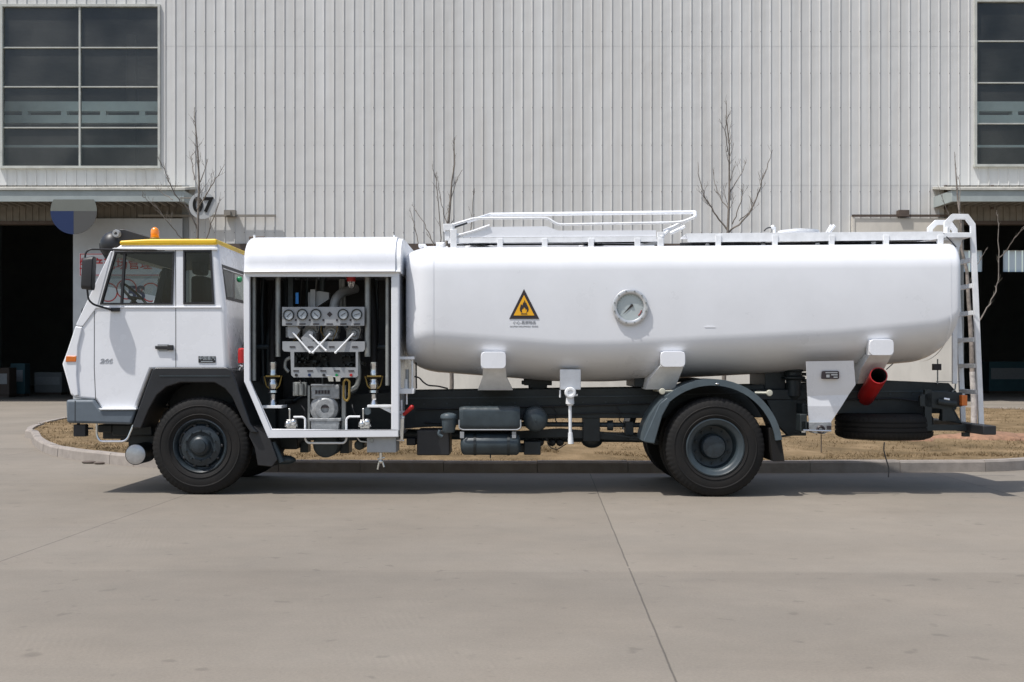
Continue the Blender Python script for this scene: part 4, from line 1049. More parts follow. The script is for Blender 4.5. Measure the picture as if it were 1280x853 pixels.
# interior pipes
def ppipe(name, px, y0, y1, v, r, material, parent=cabn):
    m = MB(); m.cyl(P(px, y1, v), P(px, y0, v), r, n=14); return part(m, name, material, parent)
ppipe('cabinet_post', 317, 346, 476, .16, .030, 'pipe'); ppipe('cabinet_post', 347.5, 346, 446, .22, .032, 'pipe'); ppipe('cabinet_post', 459.5, 346, 446, .2, .034, 'pipe'); ppipe('cabinet_post', 484.5, 346, 482, .14, .026, 'pipe')
m = MB(); m.ptube([(329, 346), (327, 390), (329, 480)], .7, .02); m.ptube([(403, 346), (402, 380)], .6, .03); m.ptube([(320, 434), (336, 434)], .5, .03); m.ptube([(470, 434), (486, 434)], .5, .03)
m.pbox(360, 346, 366, 384, .5, .6); m.pbox(465, 350, 472, 440, .6, .7); part_each(m, 'riser_pipe', 'slate', cabn)
for px in (341, 467.5):
    m = MB(); m.ptube([(px + (6 if px < 400 else -3), 350), (px, 400), (px, 454)], [.55, .4, .28], .042, 14); part(m, 'hose', 'rubber', cabn)
    q = P(px, 0, .28)
    def zz(py): return P(px, py, .28).z
    m = MB(); m.lathe((q.x, .28, 0), 'z', [(zz(470), .0001), (zz(470), .05), (zz(466), .05), (zz(465), .046), (zz(458), .046), (zz(457), .05), (zz(453), .048), (zz(453), .0001)], 20)
    m.lathe((q.x, .28, 0), 'z', [(zz(486), .0001), (zz(486), .05), (zz(482), .062), (zz(479), .062), (zz(477), .05), (zz(474), .05), (zz(474), .0001)], 20)
    m.lathe((q.x, .28, 0), 'z', [(zz(492), .03), (zz(491), .058), (zz(488), .055), (zz(487), .03)], 20)
    m.lathe((q.x, .28, 0), 'z', [(zz(507), .0001), (zz(507), .05), (zz(504), .045), (zz(500), .03), (zz(498), .036), (zz(493), .036), (zz(492), .02)], 20)
    cp = part(m, 'hose_coupling', 'chrome', cabn)
    m = MB(); m.pbox(px - 9, 469.5, px + 9, 471.5, .2, .34); m.ptube([(px - 11, 470.5), (px - 8, 483), (px - 4, 486)], .25, .008); m.ptube([(px + 11, 470.5), (px + 8, 483), (px + 4, 486)], .25, .008)
    part(m, 'coupling_handle', 'brass', cabn)
m = MB(); m.pbox(327, 507.2, 352, 510.6, .12, .45); m.pbox(459, 506.5, 489, 509.6, .12, .45); m.ppoly([(474, 509.6), (489, 509.6), (489, 517)], .14, .16); part_each(m, 'coupling_shelf', 'white2', cabn, bevel=.003)
# gauge panel
gp = MB(); gp.pbox(352.5, 384, 455.5, 407.5, .10, .125); gpo = part(gp, 'gauge_panel', 'steel', bevel=.004)
for (px, ang) in ((361, 45), (378, 45), (395, -40), (429, 30), (446, 15)):
    q = P(px, 393.2 if px > 370 else 394, .10); r_ = .064
    m = MB(); m.lathe((q.x, .10, q.z), 'y', [(-.0, r_), (-.022, r_), (-.026, r_ - .006), (-.022, r_ - .012), (-.012, r_ - .014)], 32); gg = part(m, 'gauge', 'chassis', gpo)
    m = MB(); m.lathe((q.x, .10, q.z), 'y', [(-.010, .0001), (-.010, r_ - .013)], 32); part(m, 'gauge_face', 'dial', gpo, smooth=0)
    m = MB(); d = Vector((math.cos(R(ang)), 0, math.sin(R(ang)))); m.tube([Vector((q.x, .086, q.z)) - d * .03, Vector((q.x, .086, q.z)) + d * .035], .003, 4); part(m, 'needle', 'black', gpo)
m = MB(); m.ppoly([(412, 389.5), (415.5, 393), (412, 396.5), (408.5, 393)], .095, .099); 
for px in (361, 378, 395, 412, 429, 446): m.pbox(px - 4, 404.5, px + 4, 406, .096, .0995)
for px in (369.5, 387, 404, 421, 438): m.pbox(px - 1, 399, px + 1.2, 401.5, .094, .0995)
part_each(m, 'panel_marking', 'signblack', gpo, smooth=0)
# valve plate + lower plate
m = MB(); m.ppoly([(353, 427), (456, 427), (456, 437), (454, 439.5), (447.5, 440), (447.5, 470), (445, 472), (367, 472), (364, 469), (363, 440), (355, 439.5), (353, 437)], .12, .13)
vp = part(m, 'valve_plate', 'steel', smooth=0)
mm = MB(); mm.ppoly([(365.8, 440), (443.5, 440), (443.5, 459.5), (365.8, 459.5)], .0, .3); cc = mm.build('c', 'white', smooth=0); boolean_cut(vp, [cc])
m = MB()
for px in (365.5, 388, 414.5, 443.5): m.pbox(px - 3.5, 433, px + 3.5, 434.6, .114, .1195)
for px in (370, 387.5, 404, 421, 439): m.pbox(px - 3.5, 463, px + 3.5, 464.5, .114, .1195)
part(m, 'plate_slot', 'signblack', vp, smooth=0)
for px, mt in ((370.5, 'black'), (387, 'bluep'), (405, 'black'), (421, 'green'), (439, 'red')):
    m = MB(); q = P(px, 469, .12); m.cyl((q.x, .12, q.z), (q.x, .095, q.z), .016); part(m, 'push_button', mt, vp)
m = MB(); rng = random.Random(4)
for k in range(60):
    x, y = rng.uniform(366, 442), rng.uniform(441, 459); s_ = rng.uniform(1, 4); m.pbox(x, y, x + s_, y + rng.uniform(.8, 3), .30 + rng.uniform(0, .2), .55)
part(m, 'wiring', 'chassis', cabn)
m = MB(); m.pbox(364, 439, 446, 460, .56, .6); part(m, 'wiring_tray', 'black', cabn, smooth=0)
for (px, py, ex, ey, flag) in ((366, 416, 387.5, 440.5, 1), (387, 418.5, 407.5, 438.5, 2), (413, 417, 391, 441, 0), (442, 417, 419.5, 441, 0)):
    q = P(px, py, .2); 
    m = MB(); m.lathe((q.x, .24, q.z), 'y', [(-.04, .0001), (-.04, .035), (0, .04), (.0, .07), (.05, .075), (.05, .06), (.2, .06)], 20); m.lathe((q.x, .3, q.z + .05), 'y', [(-.03, .0001), (-.03, .08), (0, .085), (.15, .085)], 16)
    m.pbox(px - 9, py - 7, px + 9, py + 6, .3, .45)
    vv_ = part(m, 'ball_valve', 'cast', cabn, bevel=.004)
    m = MB(); a_ = P(px, py, .13); b_ = P(ex, ey, .07); m.tube([a_, a_.lerp(b_, .3), b_], [.012, .010, .012], 8); m.sphere(P(ex, ey, .07), .016, 10); part(m, 'valve_lever', 'white2', cabn)
    if flag:
        pts = ([(359.5, 406.8), (371, 407.5), (375, 413.5), (369, 422), (362, 423), (359.5, 420)] if flag == 1 else [(386, 413), (391, 415), (391, 428), (385, 430.5), (379, 428), (376, 423)])
        m = MB(); m.ppoly(pts, .135, .142); part(m, 'valve_quadrant', 'steel', cabn, smooth=0)
rng = random.Random(12)
for k in range(9):
    x0 = rng.uniform(320, 480); x1 = x0 + rng.uniform(-22, 22); y1 = rng.uniform(440, 530); rv_ = rng.uniform(.009, .024)
    m = MB(); m.ptube([(x0, 349), (x0 + rng.uniform(-3, 3), rng.uniform(375, 400)), (x1, rng.uniform(415, 435)), (x1, y1), (x1 + rng.choice((-14, 14)), y1 + rng.uniform(2, 8))], [.7, .75, .8, .8, .7], rv_, 8)
    part(m, 'bay_hose', rng.choice(('pipe', 'black', 'slate', 'black', 'pipe')), cabn)
for k in range(6):
    x0 = rng.uniform(355, 450); m = MB(); m.ptube([(x0, 407), (x0 + rng.uniform(-2, 2), 414), (x0 + rng.uniform(-12, 12), 423), (x0 + rng.uniform(-14, 14), 428)], [.16, .2, .24, .2], .005, 6); part(m, 'gauge_line', rng.choice(('brass', 'pipe')), cabn)
for (x, y) in ((375, 476), (393, 474), (400, 476), (384, 500), (440, 505), (376, 506)):
    m = MB(); m.ptube([(x, y), (x + rng.uniform(-6, 6), y + 8), (x + rng.uniform(-10, 10), y + 20)], [.3, .26, .32], .008, 6); part(m, 'gauge_line', 'black', cabn)
# upper right red light, blue tag, ducts
m = MB(); q = P(439, 347, .3); m.lathe((q.x, .3, q.z), 'z', [(-.05, .0001), (-.05, .05), (.01, .055), (.01, .0001)], 20); part(m, 'cabinet_lamp', 'red', cabn)
m = MB(); 
for k in range(6):
    a = math.pi * k / 6; pts = [Vector((q.x + .042 * math.cos(a) * math.cos(t), .3 + .042 * math.sin(a) * math.cos(t), q.z - .05 - .075 * math.sin(t))) for t in [math.pi * j / 8 for j in range(9)]]; m.tube(pts, .004, 5)
m.tube([Vector((q.x + .043 * math.cos(t), .3 + .043 * math.sin(t), q.z - .075)) for t in [2 * math.pi * j / 12 for j in range(13)]], .004, 5)
part(m, 'lamp_cage', 'chrome', cabn)
m = MB(); m.pbox(369.5, 366, 373, 380, .35, .37); part(m, 'blue_tag', 'blue', cabn, smooth=0)
m = MB(); m.ptube([(417, 386), (419, 374), (427, 366), (445, 361)], [.5, .5, .6, .8], .055, 14); m.ppoly([(385, 384), (385, 366), (399, 364), (411, 366), (411, 374), (396, 384)], .5, .6); m.pbox(388, 362, 394, 386, .45, .49)
part(m, 'filter_housing', 'steel', cabn)
# meter
me_ = MB(); me_.pbox(389, 481, 424, 499, .2, .36); mt_ = part(me_, 'flow_meter', 'cast', bevel=.01)
m = MB(); m.pbox(388.5, 480.5, 417, 483, .185, .38); m.pbox(392, 494, 413, 496, .19, .2); part(m, 'meter_cover', 'steel', mt_, bevel=.003)
m = MB()
for k in range(5): m.pbox(394 + 3.8 * k, 488, 396.8 + 3.8 * k, 492.5, .194, .1995)
part_each(m, 'counter_digit', 'signblack', mt_, smooth=0)
q = P(405, 511, .22); m = MB(); m.lathe((q.x, .22, q.z), 'y', [(-.03, .0001), (-.03, .09), (-.015, .15), (0, .165), (.2, .165)], 36); m.lathe((q.x + .02, .2, q.z), 'y', [(-.03, .05), (-.03, .11), (-.01, .13)], 36); part(m, 'meter_body', 'cast', mt_)
m = MB()
for k in range(3): m.pbox(401, 500.8 + 3.4 * k, 413.5, 503.0 + 3.4 * k, .175, .19)
part(m, 'nameplate', 'signblack', mt_, smooth=0)
m = MB(); m.ppoly([(388, 525), (424, 525), (423, 537.5), (389, 537.5)], .16, .42); m.pbox(386, 523, 426, 526.5, .15, .42); part(m, 'meter_base', 'cast', mt_, bevel=.005)
m = MB(); m.pbox(384.5, 482, 387.5, 537, .24, .3); m.pbox(427, 482, 432, 537, .24, .3); m.pbox(366, 478, 383, 495, .3, .4); m.cyl(P(371, 494, .28), P(371, 480, .28), .03); m.cyl(P(377, 494, .28), P(377, 480, .28), .03); part_each(m, 'meter_bracket', 'pipe', cabn, bevel=.003)
m = MB(); m.ptube([(433, 474), (437, 477), (436.5, 498), (433, 502), (429.5, 498), (429.5, 477), (433, 474)], .14, .014); part(m, 'sight_loop', 'brass', cabn)
m = MB(); m.ppoly([(409, 470), (416, 470), (417, 477), (411, 477)], .1, .14); m.ppoly([(419, 471), (426, 470), (425, 477), (420, 477)], .1, .14); m.ptube([(408, 470), (428, 472)], .12, .008); part(m, 'sampling_valve', 'chrome', cabn)
m = MB(); m.ptube([(447, 440), (449, 470), (446, 484), (437, 488)], .3, .03, 12); m.ptube([(363, 447), (357, 450), (356, 460), (361, 465)], .3, .02, 10); part_each(m, 'bent_pipe', 'pipe', cabn)
for px in (364, 456):
    m = MB(); m.pbox(px - 6, 525, px + 6, 536, .16, .3); m.cyl(P(px - 2, 512, .2), P(px - 2, 526, .2), .012); m.sphere(P(px - 2, 512, .2), .016, 8); m.sphere(P(px + 3, 528, .17), .045, 12); m.sphere(P(px - 4, 530, .17), .04, 12); m.cyl(P(px - 8, 532, .2), P(px + 8, 532, .2), .02)
    part(m, 'drain_valve', 'chrome', cabn, bevel=.006)
m = MB(); q = P(459, 514, .2); m.lathe((q.x, .2, q.z), 'y', [(0, .0001), (0, .045), (.02, .045)], 20); part(m, 'round_cover', 'slate2', cabn)
m = MB(); m.ptube([(367, 521.5), (379, 521.5), (381.5, 524), (381.5, 550), (385, 554), (430, 554), (433, 550), (433, 524), (436, 521), (450, 521)], .1, .0125); m.ptube([(446, 546), (450, 552), (480, 554)], .15, .008); part(m, 'drain_pipe', 'white2', cabn)
m = MB(); m.pbox(372, 545, 390, 549, .3, .5)
for px, r_ in ((408, .15), (450, .06)):
    q = P(px, 556, .5); m.lathe((q.x, .4, q.z), 'y', [(0, .0001), (0.01, r_ * .8), (.03, r_), (.5, r_)], 28)
m.pbox(340, 545, 480, 551, .6, 1.1); m.pbox(375, 552, 385, 566, .8, 1.0); m.pbox(425, 550, 436, 567, .8, 1.1)
part(m, 'sump', 'slate', bevel=.005)
m = MB(); m.pbox(458.5, 546.6, 495, 566, .08, .5); bx_ = part(m, 'junction_box', 'steel', bevel=.006)
m = MB(); q = P(464.5, 551, .08); m.lathe((q.x, .08, q.z), 'y', [(-.01, .0001), (-.01, .022), (0, .024)], 16); part(m, 'knockout', 'pipe', bx_)
m = MB(); m.cyl(P(476, 566, .2), P(476, 578, .2), .02); m.cyl(P(472, 574, .2), P(481, 572, .2), .012); m.cyl(P(474, 577, .2), P(472, 587, .2), .012); m.cyl(P(478, 577, .2), P(480, 584, .2), .012); m.sphere(P(476, 577, .2), .03, 10); part(m, 'drain_cock', 'chrome')
# sight glass assembly at right of cabinet
m = MB(); m.ppoly([(499, 446), (518, 446), (518, 449.5), (499, 449.5)], .12, .26); m.ppoly([(497, 486), (518, 486), (517, 492.5), (498, 492.5)], .1, .28)
for px, y0, y1, r_ in ((500, 448, 487, .008), (515.5, 448, 487, .011), (507.5, 474, 488, .019), (508.5, 492, 506, .01), (502, 500, 520, .011)): m.cyl(P(px, y1, .16), P(px, y0, .16), r_)
m.pbox(497, 514, 507, 518, .15, .2)
sgg = part(m, 'sight_gauge', 'white2', bevel=.003)
m = MB(); m.cyl(P(508, 486, .19), P(508, 449, .19), .06, n=20); part(m, 'gauge_glass', 'lglass', sgg)
m = MB(); m.cyl(P(509, 486, .19), P(509, 462, .19), .022); part(m, 'gauge_float', 'steel', sgg)
m = MB(); m.tube([P(504.5, 518.5, .12), P(514.5, 509.5, .08)], [.02, .026], 12); m.sphere(P(514.8, 509.2, .08), .026, 10); lv = part(m, 'red_handle', 'red')
m = MB(); m.sphere(P(502.5, 522, .15), .04, 12); m.ppoly([(499, 524), (505, 524), (503.8, 550), (500.8, 550)], .1, .14); m.ptube([(490, 550), (505, 551)], .12, .01); m.tube([P(501, 520, .13), P(505, 517.5, .12)], .016, 8); part(m, 'lever_valve', 'chrome', lv)
m = MB(); m.sphere(P(299.5, 349.5, .35), .036, 12); part(m, 'green_indicator', 'green')
m = MB(); q = P(302.3, 447, .15); m.lathe((q.x, .15, 0), 'z', [(P(302, 454, .15).z, .0001), (P(302, 454, .15).z, .045), (P(302, 437, .15).z, .045), (P(302, 435.5, .15).z, .03), (P(302, 435, .15).z, .0001)], 20); eb = part(m, 'red_cylinder', 'red')
m = MB(); m.sphere(P(301.5, 457.5, .15), .028, 10); m.ptube([(301.5, 457), (299, 463)], .14, .01); part(m, 'cylinder_valve', 'chrome', eb)

# ---- tank
def tank_sec(u, v0, v1, z0, z1, rt, rb, n=14):
    pts = []
    rt = min(rt, (z1 - z0) * .48, (v1 - v0) * .48); rb = min(rb, (z1 - z0) * .48, (v1 - v0) * .48)
    rv = min(rb * 2.0, (v1 - v0) * .45)
    for (cv, cz, ra, rz_, a0) in ((v1 - rt, z1 - rt, rt, rt, 0), (v0 + rt, z1 - rt, rt, rt, 90), (v0 + rv, z0 + rb, rv, rb, 180), (v1 - rv, z0 + rb, rv, rb, 270)):
        for k in range(n + 1):
            a = R(a0 + 90 * k / n); pts.append((u, cv + ra * math.cos(a), cz + rz_ * math.sin(a)))
    return pts
TV0, TV1 = .02, FAR - .02
ua = P(507.5, 380, .35).x; ub = P(1197.5, 380, .15).x
def topz(u): # top line
    a_, b_ = P(540, 310.5, .38), P(1180, 306.0, .38); return a_.z + (b_.z - a_.z) * (u - a_.x) / (b_.x - a_.x)
bl = [P(525, 464, .75), P(700, 477.5, .8), P(760, 477.5, .8), P(1030, 464, .75), P(1190, 449, .7)]
def botz(u):
    for i in range(len(bl) - 1):
        if u <= bl[i + 1].x or i == len(bl) - 2:
            return bl[i].z + (bl[i + 1].z - bl[i].z) * (u - bl[i].x) / (bl[i + 1].x - bl[i].x)
m = MB(); rings = []
EF, ER = .34, .07
us_ = [(ua + EF * (1 - math.cos(t)), 1 - math.sin(t), EF) for t in [math.pi / 2 * k / 9 for k in range(0, 10)]]
stops = [(ua, 1.0, EF)]
rings.append(None)
sec = []
for k in range(0, 10):
    t = math.pi / 2 * k / 9; e = EF * (1 - math.sin(t)); sec.append((ua + EF * (1 - math.cos(t)), e))
for k in range(1, 41): sec.append((ua + EF + (ub - ER - .31 - ua - EF) * k / 40, 0))
for k in range(1, 9): sec.append((ub - ER - .30 + .30 * k / 9, 0))
for k in range(0, 9):
    t = math.pi / 2 * k / 8; sec.append((ub - ER + ER * math.sin(t), ER * (1 - math.cos(t))))
rings = []
for u, e in sec:
    z0, z1 = botz(u), topz(u); 
    fz = (.55, .30) if u < 0 else (.8, .5)
    tt = max(0, (u - (ub - .30)) / .30); z0 += .20 * (1 - math.sqrt(max(0, 1 - tt * tt)))
    rings.append(tank_sec(u, TV0 + e, TV1 - e, z0 + e * fz[0], z1 - e * fz[1], max(.08, .30 - e * .5), max(.1, .50 - e)))
# dished ends
r0_ = rings[0]; c0_ = Vector((ua, FAR / 2, (botz(ua) + topz(ua)) / 2))
pre = [[(c0_.x - .06 * (1 - f * f), c0_.y + (q[1] - c0_.y) * f, c0_.z + (q[2] - c0_.z) * f) for q in r0_] for f in (.25, .6, .88)]
r9 = rings[-1]; c9 = Vector((ub, FAR / 2, (botz(ub) + topz(ub)) / 2))
post = [[(c9.x + .05 * (1 - f * f), c9.y + (q[1] - c9.y) * f, c9.z + (q[2] - c9.z) * f) for q in r9] for f in (.88, .6, .25)]
m.loft(pre + rings + post); tank = part(m, 'tank', 'tankwhite', smooth=50)
# weld seam lines
m = MB()
for px in (541, 1188):
    u = P(px, 380, .02).x; rr_ = tank_sec(u, TV0 - .003, TV1 + .003, botz(u) - .003, topz(u) + .003, .30, .50); r2 = tank_sec(u + .012, TV0 - .003, TV1 + .003, botz(u) - .003, topz(u) + .003, .30, .50)
    m.loft([rr_, r2], True, False)
part(m, 'weld_seam', 'tankwhite', tank)
m = MB(); m.pbox(881, 408.2, 894, 409.6, TV0 - .004, TV0 + .002); part(m, 'tank_scratch', 'white', tank, smooth=0)
# warning sign
sv = TV0 - .006
m = MB(); m.ppoly([(655, 361.5), (674, 398.8), (636.5, 398.8)], sv, TV0 - .001); ws = part(m, 'warning_triangle', 'signblack', tank, smooth=0)
m = MB(); m.ppoly([(655, 369.0), (668, 394.6), (642, 394.6)], sv - .003, sv - .001); part(m, 'triangle_field', 'signyellow', tank, smooth=0)
def fl(pts): return [(620 + x / 12.186, 350 + y / 12.186) for x, y in pts]
flame = fl([(400, 505), (378, 492), (364, 470), (362, 440), (372, 408), (382, 418), (380, 392), (376, 375), (392, 378), (398, 392), (410, 365), (414, 338), (428, 352), (434, 330), (430, 305), (446, 330), (452, 355), (462, 348), (466, 372), (480, 395), (494, 425), (497, 455), (488, 480), (466, 500), (455, 505), (470, 485), (470, 462), (458, 440), (452, 462), (446, 440), (434, 418), (420, 428), (412, 448), (402, 440), (392, 462), (392, 485)])
m = MB()
q = [(P(x, y, TV0).x, P(x, y, TV0).z) for x, y in flame]
vs = [(x, sv - .005, z) for x, z in q]
me = bpy.data.meshes.new('flame_symbol'); bm = bmesh.new(); f_ = bm.faces.new([bm.verts.new(v) for v in vs]); bmesh.ops.triangulate(bm, faces=[f_]); bmesh.ops.recalc_face_normals(bm, faces=bm.faces); bm.to_mesh(me); bm.free(); me.materials.append(M['signblack'])
fo_ = bpy.data.objects.new('flame_symbol', me); C.objects.link(fo_); fo_.parent = tank
m = MB(); m.ppoly(fl([(380, 512), (476, 512), (476, 524), (380, 524)]), sv - .006, sv - .003); part(m, 'flame_bar', 'signblack', tank, smooth=0)
q = P(655.5, 403.6, TV0 - .002); text_obj('sign_lettering', '小心-易燃物品', .042, 'grey_text', tank, q, .0015)
q = P(655, 408.2, TV0 - .002); text_obj('sign_lettering', 'CAUTION INFLAMMABLE  GOODS', .021, 'grey_text', tank, q, .0015)
# level gauge
q = P(788, 384, TV0 - .05); r_ = .205; gy = TV0 - .045
m = MB(); m.lathe((q.x, gy, q.z), 'y', [(.075, r_ * .9), (.03, r_ * .93), (.028, r_), (.004, r_), (.0, r_ - .006), (.0, r_ - .042), (.005, r_ - .05), (.035, r_ - .052)], 64); lg = part(m, 'level_gauge', 'ring')
m = MB(); m.lathe((q.x, gy, q.z), 'y', [(.034, .0001), (.034, r_ - .051)], 48); part(m, 'dial_face', 'bigdial', lg, smooth=0)
m = MB()
for k in range(12):
    a = 2 * math.pi * (k + .5) / 12; c = (q.x + (r_ - .021) * math.cos(a), gy, q.z + (r_ - .021) * math.sin(a)); m.cyl((c[0], gy + .003, c[2]), (c[0], gy - .008, c[2]), .010, n=6)
part_each(m, 'ring_bolt', 'pipe', lg)
m = MB(); cz_ = q.z + .02; cx_ = q.x + .02; m.add([(cx_ - .105, gy + .028, cz_ - .105), (cx_ + .012, gy + .028, cz_ - .008), (cx_ - .008, gy + .028, cz_ + .012)], [(0, 1, 2)]); m.cyl((cx_, gy + .03, cz_), (cx_, gy + .02, cz_), .016, n=16); part(m, 'needle', 'signblack', lg)
m = MB()
for k in range(22):
    a = R(225 - 270 * k / 21); r1, r2 = r_ - .062, r_ - .072; m.tube([Vector((q.x + r1 * math.cos(a), gy + .031, q.z + r1 * math.sin(a))), Vector((q.x + r2 * math.cos(a), gy + .031, q.z + r2 * math.sin(a)))], .0012, 4)
part(m, 'dial_tick', 'signblack', lg)
m = MB(); pts = [Vector((q.x + .135 * math.cos(R(a)), gy + .03, q.z + .135 * math.sin(R(a)))) for a in range(-45, -14, 6)]; m.tube(pts, .005, 5); part(m, 'red_zone', 'red', lg)
m = MB(); m.lathe((q.x, gy, q.z), 'y', [(.012, .0001), (.012, r_ - .048)], 48); part(m, 'gauge_glass', 'lglass', lg)

# saddle brackets with lit lips
def saddle(lip, strut, foot):
    ys_ = [p_[1] for p_ in strut]; y0_, y1_ = min(ys_), max(ys_)
    fr_ = [P(px, py, .05 + (.27 + foot) * (py - y0_) / (y1_ - y0_)) for px, py in strut]; n = len(fr_)
    m = MB(); m.add([tuple(q) for q in fr_] + [(q.x, max(.9, q.y + .1), q.z) for q in fr_], [list(range(n)), list(range(2 * n - 1, n - 1, -1))] + [(i, (i + 1) % n, n + (i + 1) % n, n + i) for i in range(n)])
    e = part(m, 'tank_saddle', 'white2', smooth=30)
    m = MB(); xs = [p_[0] for p_ in lip]; ys = [p_[1] for p_ in lip]; a_, b_ = P(min(xs), min(ys), .0), P(max(xs), max(ys), .0)
    m.prism(rrect((a_.x + b_.x) / 2, (a_.z + b_.z) / 2, b_.x - a_.x, a_.z - b_.z, .05), -.012, .012); m.box(a_.x + .03, b_.x - .03, .013, .12, a_.z - .045, a_.z - .012)
    m.ppoly([(min(xs) + 1, min(ys) + 1), (max(xs) - 1, min(ys) + 1), (max(xs) - 1, max(ys)), (min(xs) + 1, max(ys))], .012, .16)
    part(m, 'saddle_lip', 'white', e, bevel=.005)
    return e
saddle([(601, 440), (632.5, 461)], [(604, 459), (632, 459), (633, 472), (641, 488), (597, 488), (603, 472)], 0)
saddle([(825.5, 439.5), (856.5, 459)], [(826, 457), (855, 457), (850, 470), (843, 487), (808, 487), (812, 474)], 0)
saddle([(1086.5, 424.5), (1117, 444.5)], [(1088, 443), (1115, 443), (1106, 460), (1096, 478), (1072, 480), (1076, 462)], .27)
# clear folding step supports etc. centre drain bracket + rod
m = MB(); m.pbox(700, 462, 726, 487.5, .18, .26); dr = part(m, 'drain_bracket', 'white2', bevel=.008)
m = MB(); q = P(713, 491, .12); m.lathe((q.x, .12, q.z), 'y', [(0, .0001), (0, .03), (-.012, .035), (-.012, .055), (.0, .066), (.1, .066)], 24); m.cyl(P(712.5, 497, .18), P(712.5, 505, .18), .045, .05); m.cyl(P(712.5, 503, .18), P(712.5, 507, .18), .05, .035)
m.cyl(P(712.5, 505, .18), P(713, 548, .18), .019); m.cyl(P(713, 541, .18), P(713.5, 555, .18), .026, .034); m.cyl(P(700, 488, .2), P(700, 497, .2), .01); m.cyl(P(717, 495, .15), P(722, 494, .15), .01)
part(m, 'drain_rod', 'white2', dr)
# manhole/valves under tank
m = MB()
for (x0, y0, x1, y1, v0, v1) in ((655, 474, 690, 482, 1.0, 1.5), (661, 480, 684, 486, 1.0, 1.5), (652, 476, 657, 481, 1, 1.2), (664, 484, 680, 490, 1.0, 1.5), (793, 466, 812, 484, .7, 1.7), (956, 462, 982, 487, .8, 1.7)): m.pbox(x0, y0, x1, y1, v0, v1)
q = P(993, 470, .7)
m.lathe((q.x, .75, 0), 'z', [(P(993, 545, .7).z, .0001), (P(993, 545, .7).z, .05), (P(993, 500, .7).z, .05), (P(993, 495, .7).z, .09), (P(993, 475, .7).z, .09), (P(993, 474, .7).z, .14), (P(993, 471, .7).z, .14), (P(993, 470, .7).z, .1), (P(993, 465, .7).z, .1), (P(993, 464, .7).z, .12), (P(993, 461, .7).z, .12)], 16)
part_each(m, 'outlet_valve', 'chassis', bevel=.008)

# ---- chassis
m = MB()
rail = [(340, 500), (505, 489), (640, 487), (800, 485), (960, 481), (1060, 478.5), (1130, 476.5), (1186, 479), (1196, 490), (1196, 512), (1180, 517), (1055, 517), (975, 522), (815, 523), (700, 523), (520, 535), (340, 548)]
m.ppoly(rail, .83, .91); m2 = [(a, b) for a, b in rail]
q = [(P(a, b, .83).x, P(a, b, .83).z) for a, b in rail]; m.prism(q, FAR - .91, FAR - .83)
fr = part(m, 'chassis_frame', 'chassis', bevel=.006)
m = MB(); m.ppoly([(505, 497.5), (800, 494.5), (960, 489.5), (1185, 488.5), (1185, 490), (960, 491), (800, 496), (505, 499)], .815, .829); 
part(m, 'frame_flange', 'slate', fr, smooth=0)
m = MB()
for px in (560, 700, 780, 985, 1060, 1150):
    q = P(px, 505, .91); m.box(q.x - .04, q.x + .04, .911, FAR - .911, q.z - .12, q.z + .12)
part_each(m, 'crossmember', 'chassis', fr, smooth=0)
m = MB()
for k in range(46):
    px = 530 + k * 14.2; py = 505 - (k % 2) * 7 - k * .12; q = P(px, py, .83); m.cyl((q.x, .831, q.z), (q.x, .818, q.z), .011, n=6)
part(m, 'frame_rivet', 'slate', fr)
# front underbody mass
m = MB(); m.pbox(300, 470, 345, 560, .7, 1.9); m.pbox(338, 545, 372, 562, .55, 1.5); m.pbox(210, 470, 300, 540, .75, 1.75); part(m, 'engine_block', 'chassis', bevel=.02)
# drive line
m = MB(); m.cyl(P(470, 542, 1.25), P(860, 548, 1.25), .062); m.cyl(P(595, 530, .95), P(800, 531.5, .95), .03); q = P(763, 532, .95); m.lathe((q.x, .95, q.z), 'x', [(-.04, .0001), (-.04, .06), (.03, .065), (.04, .0001)], 16)
m.cyl(P(512, 531, .9), P(570, 532, .9), .02)
part(m, 'drive_shaft', 'pipe' if False else 'slate')
m = MB()
# rear leaf spring
sp = []
for k in range(9): t = k / 8; sp.append((755 + 250 * t, 541 + 12 * math.sin(math.pi * t)))
for j in range(4):
    a = [(x, y + j * 2.2) for x, y in sp[j // 1: 9 - j]]; b_ = [(x, y + 2 + j * 2.2) for x, y in sp[j: 9 - j]][::-1]; m.ppoly(a + b_, .55 + .0 * j, .64)
m.ppoly([(640, 540), (700, 536), (800, 544), (835, 548), (835, 554), (800, 552), (700, 547), (640, 549)], .9, 1.0)
m.pbox(729, 520, 750, 552, .85, 1.15); m.sphere(P(740, 551, 1.0), .13, 14, (1, .7, .7)); m.pbox(782, 528, 792, 544, .7, .9); m.pbox(690, 548, 780, 553, 1.4, 1.7)
part(m, 'suspension', 'chassis', bevel=.004)
m = MB(); m.ptube([(683, 548), (685, 556), (690, 561), (697, 562), (708, 555)], .5, .006); m.ptube([(560, 486), (548, 483), (535, 482), (529, 478), (524, 472), (518, 471)], .5, .009); m.ptube([(520, 448), (520.5, 486)], .55, .009)
for px in (645, 675, 690, 700): m.sphere(P(px, 553, 1.0), .05, 8)
part(m, 'air_line', 'black')
m = MB(); m.ptube([(520, 512), (570, 511), (640, 509), (700, 508), (790, 505), (812, 505)], .80, .010); m.ptube([(530, 528), (570, 530), (600, 527), (680, 520), (760, 516), (800, 517)], .80, .008); m.ptube([(990, 500), (1060, 500), (1120, 498), (1160, 503)], .80, .009)
for px in (600, 690, 770): m.ptube([(px, 508), (px + 6, 516), (px + 4, 526), (px + 12, 532)], .78, .006)
part_each(m, 'brake_line', 'black', fr)
